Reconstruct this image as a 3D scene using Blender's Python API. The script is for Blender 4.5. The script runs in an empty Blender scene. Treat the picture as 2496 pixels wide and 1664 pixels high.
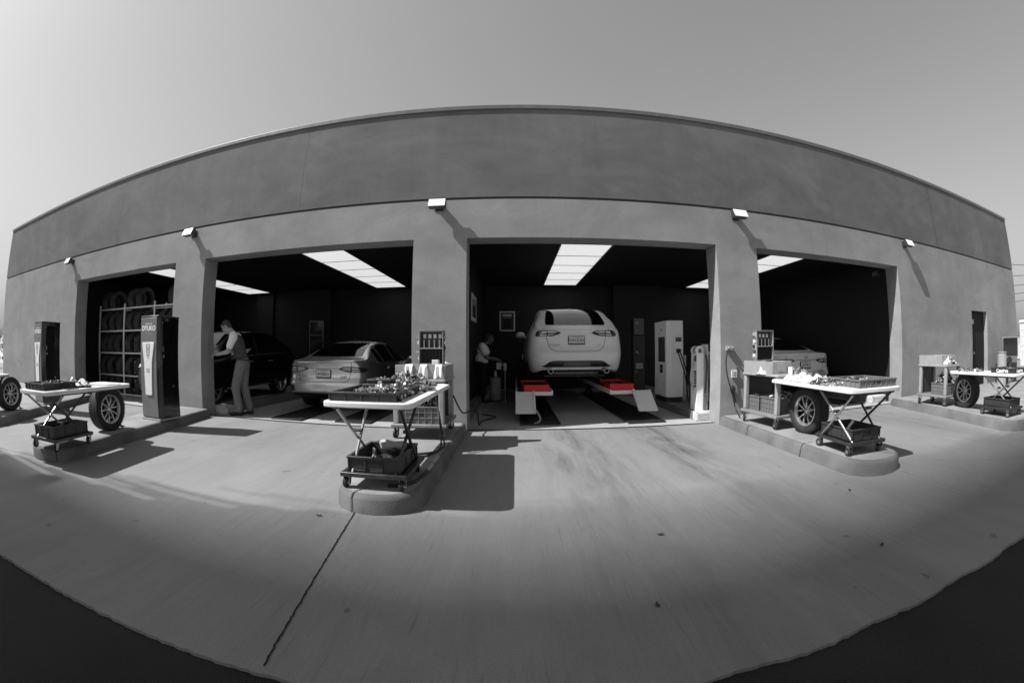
import bpy, bmesh, math, random
from math import sin, cos, pi, radians as R, sqrt, atan2, exp
from mathutils import Vector, Matrix, Euler
from mathutils.bvhtree import BVHTree
from mathutils.geometry import delaunay_2d_cdt
rnd = random.Random(7)
SC = bpy.context.scene
C = SC.collection
I4 = Matrix.Identity(4)
def TR(x=0, y=0, z=0, rx=0, ry=0, rz=0):
    return Matrix.Translation((x, y, z)) @ Euler((rx, ry, rz)).to_matrix().to_4x4()

# ------------------------------------------------------------------ materials
def P(name, v, rough=.5, metal=0., var=0., sc=6., bump=0., bsc=None, coat=0., stretch=(1, 1, 1), spec=.5, emit=0., alpha=1.):
    m = bpy.data.materials.new(name); m.use_nodes = True
    nt = m.node_tree; b = nt.nodes['Principled BSDF']
    c = (v, v, v, 1) if not isinstance(v, tuple) else (*v, 1)
    b.inputs['Base Color'].default_value = c
    b.inputs['Roughness'].default_value = rough
    b.inputs['Metallic'].default_value = metal
    b.inputs['Specular IOR Level'].default_value = spec
    if coat:
        b.inputs['Coat Weight'].default_value = coat; b.inputs['Coat Roughness'].default_value = .05
    if emit:
        b.inputs['Emission Color'].default_value = c; b.inputs['Emission Strength'].default_value = emit
    if alpha < 1:
        b.inputs['Transmission Weight'].default_value = 1 - alpha; b.inputs['IOR'].default_value = 1.02
    if var or bump:
        tc = nt.nodes.new('ShaderNodeTexCoord'); mp = nt.nodes.new('ShaderNodeMapping')
        mp.inputs['Scale'].default_value = stretch
        nt.links.new(tc.outputs['Object'], mp.inputs['Vector'])
        n = nt.nodes.new('ShaderNodeTexNoise'); n.inputs['Scale'].default_value = sc; n.inputs['Detail'].default_value = 6
        nt.links.new(mp.outputs['Vector'], n.inputs['Vector'])
        if var:
            mr = nt.nodes.new('ShaderNodeMapRange')
            mr.inputs[1].default_value = .3; mr.inputs[2].default_value = .7
            mr.inputs[3].default_value = 1 - var; mr.inputs[4].default_value = 1 + var
            nt.links.new(n.outputs[0], mr.inputs[0])
            mx = nt.nodes.new('ShaderNodeVectorMath'); mx.operation = 'SCALE'
            mx.inputs[0].default_value = c[:3]
            nt.links.new(mr.outputs[0], mx.inputs['Scale']); nt.links.new(mx.outputs[0], b.inputs['Base Color'])
            mr2 = nt.nodes.new('ShaderNodeMapRange')
            mr2.inputs[3].default_value = max(.02, rough - .12); mr2.inputs[4].default_value = min(1, rough + .12)
            nt.links.new(n.outputs[0], mr2.inputs[0]); nt.links.new(mr2.outputs[0], b.inputs['Roughness'])
        if bump:
            n2 = nt.nodes.new('ShaderNodeTexNoise'); n2.inputs['Scale'].default_value = bsc or sc * 8; n2.inputs['Detail'].default_value = 4
            nt.links.new(tc.outputs['Object'], n2.inputs['Vector'])
            bp = nt.nodes.new('ShaderNodeBump'); bp.inputs['Strength'].default_value = bump; bp.inputs['Distance'].default_value = .01
            nt.links.new(n2.outputs[0], bp.inputs['Height']); nt.links.new(bp.outputs[0], b.inputs['Normal'])
    return m

class NT:
    """tiny node builder for the two large custom surfaces"""
    def __init__(s, name):
        s.m = bpy.data.materials.new(name); s.m.use_nodes = True; s.t = s.m.node_tree
        s.b = s.t.nodes['Principled BSDF']; s.tc = s.t.nodes.new('ShaderNodeTexCoord').outputs['Object']
    def link(s, a, b): s.t.links.new(a, b)
    def noise(s, sc, detail=5, stretch=(1, 1, 1), rough=.55, dist=0., rot=0., off=0.):
        mp = s.t.nodes.new('ShaderNodeMapping'); mp.inputs['Scale'].default_value = stretch; mp.inputs['Rotation'].default_value = (0, 0, rot); mp.inputs['Location'].default_value = (off, off, off)
        s.link(s.tc, mp.inputs['Vector'])
        n = s.t.nodes.new('ShaderNodeTexNoise'); n.inputs['Scale'].default_value = sc; n.inputs['Detail'].default_value = detail
        n.inputs['Roughness'].default_value = rough; n.inputs['Distortion'].default_value = dist
        s.link(mp.outputs[0], n.inputs['Vector']); return n.outputs[0]
    def mr(s, x, a, b, c, d, smooth=False):
        n = s.t.nodes.new('ShaderNodeMapRange'); n.interpolation_type = 'SMOOTHSTEP' if smooth else 'LINEAR'
        for i, v in enumerate((a, b, c, d)): n.inputs[i + 1].default_value = v
        s.link(x, n.inputs[0]); return n.outputs[0]
    def math(s, op, a, b=None):
        n = s.t.nodes.new('ShaderNodeMath'); n.operation = op
        for i, v in enumerate((a, b)):
            if v is None: continue
            if hasattr(v, 'is_linked'): s.link(v, n.inputs[i])
            else: n.inputs[i].default_value = v
        return n.outputs[0]
    def sep(s):
        n = s.t.nodes.new('ShaderNodeSeparateXYZ'); s.link(s.tc, n.inputs[0]); return n.outputs
    def finish(s, val, rough, bump=None, bs=.2, dist=.01):
        cb = s.t.nodes.new('ShaderNodeCombineColor')
        for i in range(3): s.link(val, cb.inputs[i])
        s.link(cb.outputs[0], s.b.inputs['Base Color'])
        if hasattr(rough, 'is_linked'): s.link(rough, s.b.inputs['Roughness'])
        else: s.b.inputs['Roughness'].default_value = rough
        if bump is not None:
            bp = s.t.nodes.new('ShaderNodeBump'); bp.inputs['Strength'].default_value = bs; bp.inputs['Distance'].default_value = dist
            s.link(bump, bp.inputs['Height']); s.link(bp.outputs[0], s.b.inputs['Normal'])
        return s.m

def wall_mat(name, v, var=.22):
    n = NT(name)
    streak = n.mr(n.noise(1.3, 5, (1.6, 1.6, .22), .6, .5), .3, .7, 1 - var * .4, 1 + var * .3)
    patch = n.mr(n.noise(.55, 6, (1, 1, 1.5), .6, .8), .32, .68, 1 - var, 1 + var)
    wisp = n.mr(n.noise(1.3, 7, (.5, 1, 1.1), .65, 2.5), .42, .6, 1 - var * .35, 1 + var * .2)
    fine = n.mr(n.noise(45, 5, (1, 1, 1), .7), .3, .7, .87, 1.12)
    x = n.math('MULTIPLY', n.math('MULTIPLY', streak, patch), n.math('MULTIPLY', wisp, fine))
    # rain streaks running down from above, with a shape of their own
    dr = n.mr(n.noise(4.5, 3, (1, 1, .05), .5, .3), .64, .78, 1, .86)
    x = n.math('MULTIPLY', x, dr)
    return n.finish(n.math('MULTIPLY', x, v), .82, n.noise(55, 6, (1, 1, 1), .7), .35, .006)

def concrete_mat(name, v, lanes=True, smudge=1.):
    n = NT(name)
    big = n.mr(n.noise(.5, 7, (1, .7, 1), .62, 1.2), .3, .7, .84, 1.1)
    streak = n.mr(n.noise(2.2, 7, (1.6, .25, 1), .65, 1.6, .12), .3, .7, .92, 1.06)
    streak2 = n.mr(n.noise(9, 5, (2.5, .12, 1), .6, 1.5, .4), .35, .7, .965, 1.03)
    fine = n.mr(n.noise(95, 4, (1, 1, 1), .7), .3, .7, .86, 1.12)
    x = n.math('MULTIPLY', n.math('MULTIPLY', big, streak), n.math('MULTIPLY', streak2, fine))
    # dark rubber scuffs and hairlines left by turning wheels
    hair = n.mr(n.noise(26, 4, (1.6, .07, 1), .6, .5, -.25), .63, .72, 1, .78)
    hair2 = n.mr(n.noise(22, 4, (1.5, .08, 1), .6, .8, .5, 7), .66, .74, 1, .82)
    x = n.math('MULTIPLY', x, n.math('MULTIPLY', hair, hair2))
    spots = n.mr(n.noise(5.5, 2, (1, 1, 1), .4), .735, .76, 1, .62)
    x = n.math('MULTIPLY', x, spots)
    if lanes:
        sx = n.sep()
        for cx, w, a in ((.75, .5, .62 * smudge), (1.95, .6, .72 * smudge), (-3.4, .6, .16 * smudge), (6.1, .9, .4 * smudge), (-8.6, .8, .15 * smudge)):
            d = n.math('ABSOLUTE', n.math('SUBTRACT', sx[0], cx))
            d = n.math('ADD', d, n.mr(n.noise(.9, 4, (1, .5, 1), .6, .5, 0, cx), 0, 1, -.9, .9))
            mask = n.mr(d, w * .2, w, 1, 0, True)
            blot = n.mr(n.noise(2.6, 8, (2.3, .3, 1), .74, .5, .1, cx), .38, .66, 0, 1)
            far = n.mr(sx[1], 2.6, 4.6, .25, 1)
            k = n.math('MULTIPLY', n.math('MULTIPLY', mask, blot), n.math('MULTIPLY', far, a))
            x = n.math('MULTIPLY', x, n.math('SUBTRACT', 1, k))
    bump = n.math('ADD', n.noise(90, 4), n.math('MULTIPLY', n.noise(14, 5, (2, .3, 1)), .6))
    return n.finish(n.math('MULTIPLY', x, v), .8, bump, .32, .006)

M = {}
def mk():
    M['wall_hi'] = wall_mat('dark_grey_stucco', .13, .2)
    M['wall_lo'] = wall_mat('grey_stucco', .265, .16)
    M['reveal'] = P('reveal_paint', .3, .8, var=.12, sc=3, bump=.2)
    M['coping'] = P('coping_metal', .15, .45, .3, var=.1)
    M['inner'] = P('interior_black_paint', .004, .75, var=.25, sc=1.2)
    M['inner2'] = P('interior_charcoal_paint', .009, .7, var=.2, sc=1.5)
    M['groove'] = P('dark_groove', .06, .8)  # groove and joint faces darker than the wall
    M['conc'] = concrete_mat('sunlit_concrete', .213)
    M['floor'] = concrete_mat('bay_floor_concrete', .36, False)
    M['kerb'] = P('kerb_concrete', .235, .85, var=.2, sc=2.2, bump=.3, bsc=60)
    M['kerbface'] = P('shaded_kerb_face', .125, .8, var=.3, sc=2.6, bump=.3, bsc=60)  # kerb sides darker than the tops, their shade put into the colour
    M['kerbwhite'] = P('worn_white_kerb_paint', .5, .8, var=.3, sc=7, bump=.2)
    M['asph'] = P('asphalt', .010, .95, var=.6, sc=1.6, bump=1., bsc=110)
    M['dark'] = P('black_gap', .008, .9)
    M['blackp'] = P('black_plastic', .018, .45)
    M['mat'] = P('dark_steel_plate', .02, .5, .2, var=.3, sc=4)
    M['steel'] = P('steel', .45, .35, .9, var=.1)
    M['steeld'] = P('dark_steel', .10, .4, .8, var=.2, sc=12)
    M['alu'] = P('aluminium', .6, .3, .95, var=.06)
    M['chrome'] = P('chrome', .75, .12, 1.)
    M['white'] = P('white_plastic', .74, .45, var=.05, sc=4)
    M['whitep'] = P('white_paint', .78, .4, var=.06, sc=3)
    M['cartgrey'] = P('grey_plastic', .2, .5, var=.1, sc=8)
    M['cartlight'] = P('light_grey_plastic', .3, .5, var=.1, sc=8)
    M['crate'] = P('dark_grey_crate_plastic', .036, .45, var=.12, sc=8)
    M['cratemid'] = P('grey_crate_plastic', .14, .5, var=.12, sc=8)
    M['lamp'] = P('lamp_white', .8, .4)
    M['panel'] = P('lit_ceiling_panel', .8, .5, emit=.66)
    M['frame'] = P('panel_frame', .12, .5)
    M['tyre'] = P('tyre_rubber', .016, .72, var=.3, sc=14)
    M['tyreg'] = P('rack_tyre_rubber', .05, .8, var=.35, sc=10)  # rack tyres lighter than the other tyre rubber
    M['rim'] = P('machined_alloy', .62, .28, .9)
    M['rimd'] = P('dark_alloy', .03, .35, .6)
    M['pwhite'] = P('white_car_paint', .90, .22, spec=.5)
    M['psilver'] = P('silver_car_paint', .80, .27, .75)
    M['pblack'] = P('black_car_paint', .004, .25, spec=.35)
    M['glass'] = P('dark_car_glass', .006, .04, spec=.6)
    M['lens'] = P('tail_lamp_lens', .035, .12, coat=1.)
    M['lensl'] = P('clear_lamp_lens', .7, .12, coat=1.)
    M['red'] = P('red_paint', (.62, .006, .012), .42, var=.08, sc=10)
    M['skin'] = P('skin', .36, .55, var=.06, sc=20)
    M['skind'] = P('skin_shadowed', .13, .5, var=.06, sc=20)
    M['hair'] = P('hair', .03, .6, var=.4, sc=60)
    M['hairg'] = P('short_greying_hair', .05, .7, var=.5, sc=90)
    M['shirt'] = P('white_shirt', .85, .85, var=.05, sc=20)
    M['vest'] = P('grey_vest', .065, .85, var=.18, sc=24)
    M['trouser'] = P('grey_trousers', .17, .9, var=.16, sc=26)
    M['cloth_black'] = P('black_cloth', .008, .95)
    M['leather'] = P('black_leather', .012, .5)
    M['rag'] = P('crumpled_rag', .5, .9, var=.2, sc=14)
    M['bits'] = P('metal_bits', .42, .35, .6, var=.5, sc=30)
    M['bitsd'] = P('dark_bits', .03, .5, var=.5, sc=30)
    M['ink'] = P('black_lettering', .01, .6)
    M['inkw'] = P('white_lettering', .85, .6)
    M['inkg'] = P('grey_lettering', .35, .6)
    M['pumpgrey'] = P('pump_grey_enamel', .15, .4, var=.08, sc=5)
    M['gloss'] = P('gloss_black_enamel', .006, .18, coat=.6)
    M['evwhite'] = P('white_enamel', .84, .3, var=.04, sc=3)
    M['evgrey'] = P('pale_grey_enamel', .42, .35, var=.05, sc=3)
    M['hill'] = P('dry_hillside', .32, .95, var=.4, sc=.25, bump=.5)
    M['leaf'] = P('dusty_leaves', .09, .8, var=.4, sc=3)
    M['bark'] = P('pale_bark', .25, .9, var=.3, sc=9)
    M['cable'] = P('black_cable', .012, .5)
    M['sand'] = P('pale_ground', .42, .95, var=.15, sc=.3, bump=.3)
    M['shade_slats'] = P('shade_slat_metal', .3, .5, .5)

# ------------------------------------------------------------------ mesh builder
class MB:
    def __init__(s): s.v = []; s.f = []; s.m = []
    def add(s, vs, fs, mat=0, T=None):
        o = len(s.v)
        s.v += [tuple(T @ Vector(p)) if T else tuple(p) for p in vs]
        s.f += [tuple(o + i for i in f) for f in fs]; s.m += [mat] * len(fs)
        return s
    def box(s, c, d, mat=0, rz=0., T=None, rx=0., ry=0.):
        x, y, z = d[0] / 2, d[1] / 2, d[2] / 2
        vs = [(-x, -y, -z), (x, -y, -z), (x, y, -z), (-x, y, -z), (-x, -y, z), (x, -y, z), (x, y, z), (-x, y, z)]
        t = TR(*c, rx, ry, rz)
        if T: t = T @ t
        return s.add(vs, [(0, 3, 2, 1), (4, 5, 6, 7), (0, 1, 5, 4), (1, 2, 6, 5), (2, 3, 7, 6), (3, 0, 4, 7)], mat, t)
    def bb(s, x0, x1, y0, y1, z0, z1, mat=0, T=None):
        return s.box(((x0 + x1) / 2, (y0 + y1) / 2, (z0 + z1) / 2), (abs(x1 - x0), abs(y1 - y0), abs(z1 - z0)), mat, T=T)
    def cyl(s, p0, p1, r0, r1=None, n=14, mat=0, T=None, caps=True):
        p0, p1 = Vector(p0), Vector(p1); r1 = r0 if r1 is None else r1
        q = (p1 - p0).to_track_quat('Z', 'Y').to_matrix()
        vs = []
        for p, r in ((p0, r0), (p1, r1)):
            vs += [p + q @ Vector((r * cos(2 * pi * i / n), r * sin(2 * pi * i / n), 0)) for i in range(n)]
        fs = [(i, (i + 1) % n, n + (i + 1) % n, n + i) for i in range(n)]
        if caps: fs += [tuple(range(n))[::-1], tuple(range(n, 2 * n))]
        return s.add(vs, fs, mat, T)
    def bar(s, p0, p1, w, h, mat=0, T=None):
        p0, p1 = Vector(p0), Vector(p1); d = p1 - p0
        q = d.to_track_quat('Y', 'Z').to_matrix().to_4x4()
        t = Matrix.Translation((p0 + p1) / 2) @ q
        if T: t = T @ t
        return s.box((0, 0, 0), (w, d.length, h), mat, T=t)
    def tube(s, pts, r, n=8, mat=0, T=None, sub=6):
        pts = [Vector(p) for p in pts]
        if sub > 1 and len(pts) > 2:
            out = []
            e = [pts[0] * 2 - pts[1]] + pts + [pts[-1] * 2 - pts[-2]]
            for i in range(1, len(e) - 2):
                for k in range(sub):
                    t = k / sub; a, b, c, d = e[i - 1:i + 3]
                    out.append(.5 * ((2 * b) + (c - a) * t + (2 * a - 5 * b + 4 * c - d) * t * t + (3 * b - a - 3 * c + d) * t ** 3))
            pts = out + [pts[-1]]
        vs = []; up = Vector((.1, .2, 1))
        for i, p in enumerate(pts):
            d = (pts[min(i + 1, len(pts) - 1)] - pts[max(i - 1, 0)]).normalized()
            u = d.cross(up)
            if u.length < .05: u = d.cross(Vector((1, .3, 0)))
            u.normalize(); w = d.cross(u)
            rr = r(i / (len(pts) - 1)) if callable(r) else r
            vs += [p + rr * (u * cos(2 * pi * k / n) + w * sin(2 * pi * k / n)) for k in range(n)]
        fs = []
        for i in range(len(pts) - 1):
            for k in range(n): fs.append((i * n + k, i * n + (k + 1) % n, (i + 1) * n + (k + 1) % n, (i + 1) * n + k))
        fs += [tuple(range(n))[::-1], tuple(range((len(pts) - 1) * n, len(pts) * n))]
        return s.add(vs, fs, mat, T)
    def lathe(s, prof, n=32, mat=0, T=None, close=False):
        """prof: (radius, x) pairs revolved about the X axis"""
        k = len(prof); vs = []
        for i in range(n):
            a = 2 * pi * i / n
            vs += [(x, r * cos(a), r * sin(a)) for r, x in prof]
        fs = []
        for i in range(n):
            j = (i + 1) % n
            for q in range(k if close else k - 1):
                w = (q + 1) % k
                fs.append((i * k + q, i * k + w, j * k + w, j * k + q))
        return s.add(vs, fs, mat, T)
    def prism(s, poly, z0, z1, mat=0, T=None, top=None, inset=0.):
        n = len(poly); vs = [(x, y, z0) for x, y in poly]
        if inset:
            cx = sum(p[0] for p in poly) / n; cy = sum(p[1] for p in poly) / n
            q = []
            for x, y in poly:
                d = sqrt((x - cx) ** 2 + (y - cy) ** 2) or 1
                q.append((x - (x - cx) / d * inset, y - (y - cy) / d * inset))
        else: q = poly
        vs += [(x, y, z1) for x, y in q]
        fs = [(i, (i + 1) % n, n + (i + 1) % n, n + i) for i in range(n)]
        s.add(vs, fs, mat, T)
        o = len(s.v) - 2 * n
        s.f += [tuple(o + i for i in range(n))[::-1], tuple(o + n + i for i in range(n))]
        s.m += [mat, mat if top is None else top]
        return s
    def ell(s, c, r, n=14, mat=0, T=None, jit=0., rg=None):
        m = max(5, n // 2 + 1); vs = [(0, 0, -1)]
        for i in range(1, m):
            a = -pi / 2 + pi * i / m
            vs += [(cos(a) * cos(2 * pi * k / n), cos(a) * sin(2 * pi * k / n), sin(a)) for k in range(n)]
        vs.append((0, 0, 1))
        fs = [(0, 1 + (k + 1) % n, 1 + k) for k in range(n)]
        for i in range(m - 2):
            for k in range(n):
                a = 1 + i * n
                fs.append((a + k, a + (k + 1) % n, a + n + (k + 1) % n, a + n + k))
        a = 1 + (m - 2) * n
        fs += [(a + k, a + (k + 1) % n, len(vs) - 1) for k in range(n)]
        r = (r, r, r) if not hasattr(r, '__len__') else r
        g = rg or rnd
        vs = [tuple(c[i] + p[i] * r[i] * (1 + (g.uniform(-jit, jit) if jit else 0)) for i in range(3)) for p in vs]
        return s.add(vs, fs, mat, T)
    def cap(s, p0, p1, r0, r1, n=14, mat=0, T=None):
        """tapered capsule"""
        p0, p1 = Vector(p0), Vector(p1)
        s.cyl(p0, p1, r0, r1, n, mat, T); s.ell(p0, r0, n, mat, T); s.ell(p1, r1, n, mat, T)
        return s
    def mesh(s, name, mats, sharp=35):
        me = bpy.data.meshes.new(name); me.from_pydata(s.v, [], s.f)
        for m in mats: me.materials.append(m)
        if len(mats) > 1: me.polygons.foreach_set('material_index', s.m)
        bm = bmesh.new(); bm.from_mesh(me); bmesh.ops.recalc_face_normals(bm, faces=bm.faces); bm.to_mesh(me); bm.free()
        me.polygons.foreach_set('use_smooth', [True] * len(me.polygons))
        me.set_sharp_from_angle(angle=R(sharp))
        return me
    def build(s, name, mats, parent=None, bevel=0., seg=2, sharp=35, label=None):
        if not isinstance(mats, (list, tuple)): mats = [mats]
        o = bpy.data.objects.new(name, s.mesh(name, [M[m] if isinstance(m, str) else m for m in mats], sharp)); C.objects.link(o)
        if parent: o.parent = parent
        if bevel:
            b = o.modifiers.new('bevel', 'BEVEL'); b.width = bevel; b.segments = seg; b.limit_method = 'ANGLE'; b.angle_limit = R(40)
        if label: o['label'] = label
        return o

def tag(o, label, cat=None, group=None, kind=None):
    o['label'] = label
    if cat: o['category'] = cat
    if group: o['group'] = group
    if kind: o['kind'] = kind
    return o
def thing(name, label, cat, loc=(0, 0, 0), rz=0., group=None):
    o = bpy.data.objects.new(name, None); C.objects.link(o); o.empty_display_size = .1
    o.location = loc; o.rotation_euler = (0, 0, rz)
    return tag(o, label, cat, group)
def struct(o, label=None):
    o['kind'] = 'structure'
    if label: o['label'] = label
    return o
def dup(root, loc=None, rz=None, label=None, group=None, scale=None):
    def cp(o, par):
        c = o.copy(); C.objects.link(c)
        if par: c.parent = par
        for ch in list(o.children): cp(ch, c)
        return c
    r = cp(root, None)
    if loc is not None: r.location = loc
    if rz is not None: r.rotation_euler = (0, 0, rz)
    if label: r['label'] = label
    if group: r['group'] = group
    if scale: r.scale = scale
    return r
def evalmesh(o):
    dg = bpy.context.evaluated_depsgraph_get()
    return bpy.data.meshes.new_from_object(o.evaluated_get(dg), preserve_all_data_layers=True, depsgraph=dg)
def text(s, size, mat, parent, T, name='lettering', ext=.001, sx=1., bold=0.):
    cu = bpy.data.curves.new('t', 'FONT'); cu.body = s; cu.size = size; cu.align_x = 'CENTER'; cu.align_y = 'CENTER'; cu.extrude = ext; cu.offset = bold
    ob = bpy.data.objects.new('t', cu); C.objects.link(ob)
    me = evalmesh(ob); me.name = name
    me.transform(T @ Matrix.Diagonal((sx, 1, 1, 1)))
    me.materials.clear(); me.materials.append(M[mat])
    bpy.data.objects.remove(ob); bpy.data.curves.remove(cu)
    o = bpy.data.objects.new(name, me); C.objects.link(o); o.parent = parent
    return o
FRONT = TR(rx=pi / 2)                 # lettering plane facing -y
def facing(x, y, z, rz=0.):           # lettering placed at a point, rz=0 faces -y, +pi/2 faces +x
    return TR(x, y, z, 0, 0, rz) @ FRONT
mk()
# ------------------------------------------------------------------ camera, sky, sun
E_ = 1.2
_m = [[0.9999578870601158, 0.008283003043698793, -0.0039517042964985144], [-0.008196798526766816, 0.9997383858310623, 0.021353510011556675], [0.004127541663082475, -0.021320219428517483, 0.9997641780156655]]
right, fwd, up = map(Vector, _m)
cd = bpy.data.cameras.new('camera'); cam = bpy.data.objects.new('camera', cd); C.objects.link(cam)
mw = Matrix.Identity(4)
for i in range(3):
    mw[i][0] = right[i]; mw[i][1] = up[i]; mw[i][2] = -fwd[i]
mw[2][3] = E_
cam.matrix_world = mw
cd.type = 'PANO'; cd.sensor_width = 36.; cd.clip_end = 5000; cd.clip_start = .05
pc = cd if hasattr(cd, 'panorama_type') else cd.cycles
pc.panorama_type = 'FISHEYE_LENS_POLYNOMIAL'
pc.fisheye_fov = R(200)
pc.fisheye_polynomial_k0 = 0.; pc.fisheye_polynomial_k1 = -(2496 / 36.) / 1014.2763
pc.fisheye_polynomial_k2 = 0.; pc.fisheye_polynomial_k3 = 0.; pc.fisheye_polynomial_k4 = 0.
SC.camera = cam
SUN = Vector((-.84, -.24, 1.)).normalized()
w = bpy.data.worlds.new('World'); SC.world = w; w.use_nodes = True
nt = w.node_tree; bg = nt.nodes['Background']
sky = nt.nodes.new('ShaderNodeTexSky'); sky.sky_type = 'NISHITA'; sky.sun_disc = False
sky.sun_elevation = math.asin(SUN.z); sky.sun_rotation = atan2(SUN.x, SUN.y)
sky.air_density = 4.; sky.dust_density = 1.; sky.ozone_density = 1.
bw = nt.nodes.new('ShaderNodeRGBToBW')
nt.links.new(sky.outputs[0], bw.inputs[0]); nt.links.new(bw.outputs[0], bg.inputs[0])
bg.inputs[1].default_value = .067
sl = bpy.data.lights.new('sun', 'SUN'); sl.energy = 5.; sl.angle = R(.5); sl.color = (1, 1, 1)
so = bpy.data.objects.new('sun', sl); C.objects.link(so)
so.rotation_euler = SUN.to_track_quat('Z', 'Y').to_euler(); so.location = (-20, -10, 30)
SC.view_settings.view_transform = 'Standard'; SC.view_settings.look = 'None'
SC.view_settings.exposure = .45; SC.view_settings.gamma = 1.
SC.cycles.max_bounces = 6; SC.cycles.diffuse_bounces = 4; SC.cycles.glossy_bounces = 3
SC.cycles.use_denoising = True

# ------------------------------------------------------------------ ground
b = MB(); b.add([(-400, -400, -.02), (400, -400, -.02), (400, 400, -.02), (-400, 400, -.02)], [(0, 1, 2, 3)])
struct(b.build('asphalt_ground', 'asph'))
b = MB(); b.add([(-400, -400, -.014), (400, -400, -.014), (400, -5.5, -.014), (-400, -5.5, -.014)], [(0, 1, 2, 3)])
struct(b.build('side_and_bounce_ground', 'sand'))  # unseen pale ground behind the camera, added to bounce light onto the cars
for x0, x1 in ((-400, -40), (40, 400)):
    b = MB(); b.add([(x0, -5.4, -.014), (x1, -5.4, -.014), (x1, 400, -.014), (x0, 400, -.014)], [(0, 1, 2, 3)]); struct(b.build('side_and_bounce_ground', 'sand'))
g = random.Random(3)
# concrete apron: front edge a little ragged
pts = []
x = -40.
while x < 40:
    pts.append((x, max(.45, 1.06 - .02 * (x - .7) ** 2) + g.uniform(-.006, .006) + (.012 * sin(x * 9) if x > .6 else 0))); x += .03 if -4 < x < 4 else .5
b = MB(); n = len(pts)
vs = [(x, y, 0.) for x, y in pts] + [(x, y, -.02) for x, y in pts] + [(pts[-1][0], 14., 0.), (pts[0][0], 14., 0.)]
b.add(vs, [tuple(range(n)) + (2 * n, 2 * n + 1)] + [(i + 1, i, n + i, n + i + 1) for i in range(n - 1)])
struct(b.build('concrete_pavement', 'conc'))
# sawn joints in the slab, a hair above it
def crack(pts, wd, name='paving_joint', seed=1):
    q = random.Random(seed); out = []
    for (x0, y0), (x1, y1) in zip(pts, pts[1:]):
        k = max(2, int(sqrt((x1 - x0) ** 2 + (y1 - y0) ** 2) / .02))
        for i in range(k): out.append((x0 + (x1 - x0) * i / k, y0 + (y1 - y0) * i / k))
    vs = []; fs = []
    for i, (x, y) in enumerate(out):
        j = min(i + 1, len(out) - 1); h = max(i - 1, 0)
        dx, dy = out[j][0] - out[h][0], out[j][1] - out[h][1]; L = sqrt(dx * dx + dy * dy) or 1
        nx, ny = -dy / L, dx / L; o = q.uniform(-.003, .003)
        a, c = wd * q.uniform(.5, 1.1), wd * q.uniform(.5, 1.1)
        vs += [(x + nx * (o + a), y + ny * (o + a), .004), (x + nx * (o - c), y + ny * (o - c), .004)]
        if i: fs.append((2 * i - 2, 2 * i - 1, 2 * i + 1, 2 * i))
    b = MB(); b.add(vs, fs); return struct(b.build(name, 'dark'))
crack([(-1.19, 2.77), (-.95, 1.03)], .006)
crack([(-5.3, 2.22), (-7.6, 1.6)], .003, seed=2)
crack([(4.2, 2.8), (5.2, 1.9), (6.4, 1.35)], .0022, seed=4)

# ------------------------------------------------------------------ garage building
bld = thing('garage_building', 'long low grey stucco repair garage with four open bays', 'building')
XS = [-17.0, -10.7, -6.51, -5.655, -1.53, -.716, 3.225, 4.03, 8.035, 11.75, 12.88, 15.7]
ZS = [0, 2.08, 2.87, 3.485, 3.525, 5.12]
YS = [6., 6.03, 6.38]
VOID = {1: 2, 3: 2, 5: 2, 7: 2, 9: 1}           # column -> number of z cells that are open
def solid(i, j, k):
    if i < 0 or j < 0 or k < 0 or i >= len(XS) - 1 or j >= 2 or k >= 5: return False
    if i in VOID and k < VOID[i]: return False
    if j == 0 and k == 3: return False
    return True
mbs = {'lower_wall': MB(), 'parapet_wall': MB()}
def q(a, b_, c, d): return [a, b_, c, d]
for i in range(len(XS) - 1):
    for j in range(2):
        for k in range(5):
            if not solid(i, j, k): continue
            B = mbs['parapet_wall' if k >= 4 else 'lower_wall']
            x0, x1, y0, y1, z0, z1 = XS[i], XS[i + 1], YS[j], YS[j + 1], ZS[k], ZS[k + 1]
            for (di, dj, dk), quad in (((-1, 0, 0), [(x0, y0, z0), (x0, y0, z1), (x0, y1, z1), (x0, y1, z0)]), ((1, 0, 0), [(x1, y0, z0), (x1, y1, z0), (x1, y1, z1), (x1, y0, z1)]),
                                       ((0, -1, 0), [(x0, y0, z0), (x1, y0, z0), (x1, y0, z1), (x0, y0, z1)]), ((0, 1, 0), [(x0, y1, z0), (x0, y1, z1), (x1, y1, z1), (x1, y1, z0)]),
                                       ((0, 0, -1), [(x0, y0, z0), (x0, y1, z0), (x1, y1, z0), (x1, y0, z0)]), ((0, 0, 1), [(x0, y0, z1), (x1, y0, z1), (x1, y1, z1), (x0, y1, z1)])):
                if not solid(i + di, j + dj, k + dk):
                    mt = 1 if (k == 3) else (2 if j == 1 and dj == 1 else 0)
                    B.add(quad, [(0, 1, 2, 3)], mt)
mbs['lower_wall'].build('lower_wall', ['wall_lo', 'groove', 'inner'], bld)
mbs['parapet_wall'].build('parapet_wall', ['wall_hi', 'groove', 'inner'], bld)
b = MB()
b.bb(-17.03, 15.73, 5.975, 6.42, 5.12, 5.205); b.bb(-17.06, -16.6, 6.42, 20, 5.12, 5.21); b.bb(15.3, 15.76, 6.42, 20, 5.12, 5.21)
b.build('roof_coping', 'coping', bld, .01)
b = MB(); b.bb(-17., -16.62, 6.38, 20, 0, 5.12); b.build('side_wall', 'wall_lo', bld)
b = MB(); b.bb(15.32, 15.7, 6.38, 20, 0, 5.12); b.build('side_wall', 'wall_lo', bld)
b = MB(); b.bb(-16.6, 15.3, 6.4, 20, 4.8, 4.95); b.build('roof', 'inner2', bld)
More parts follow.
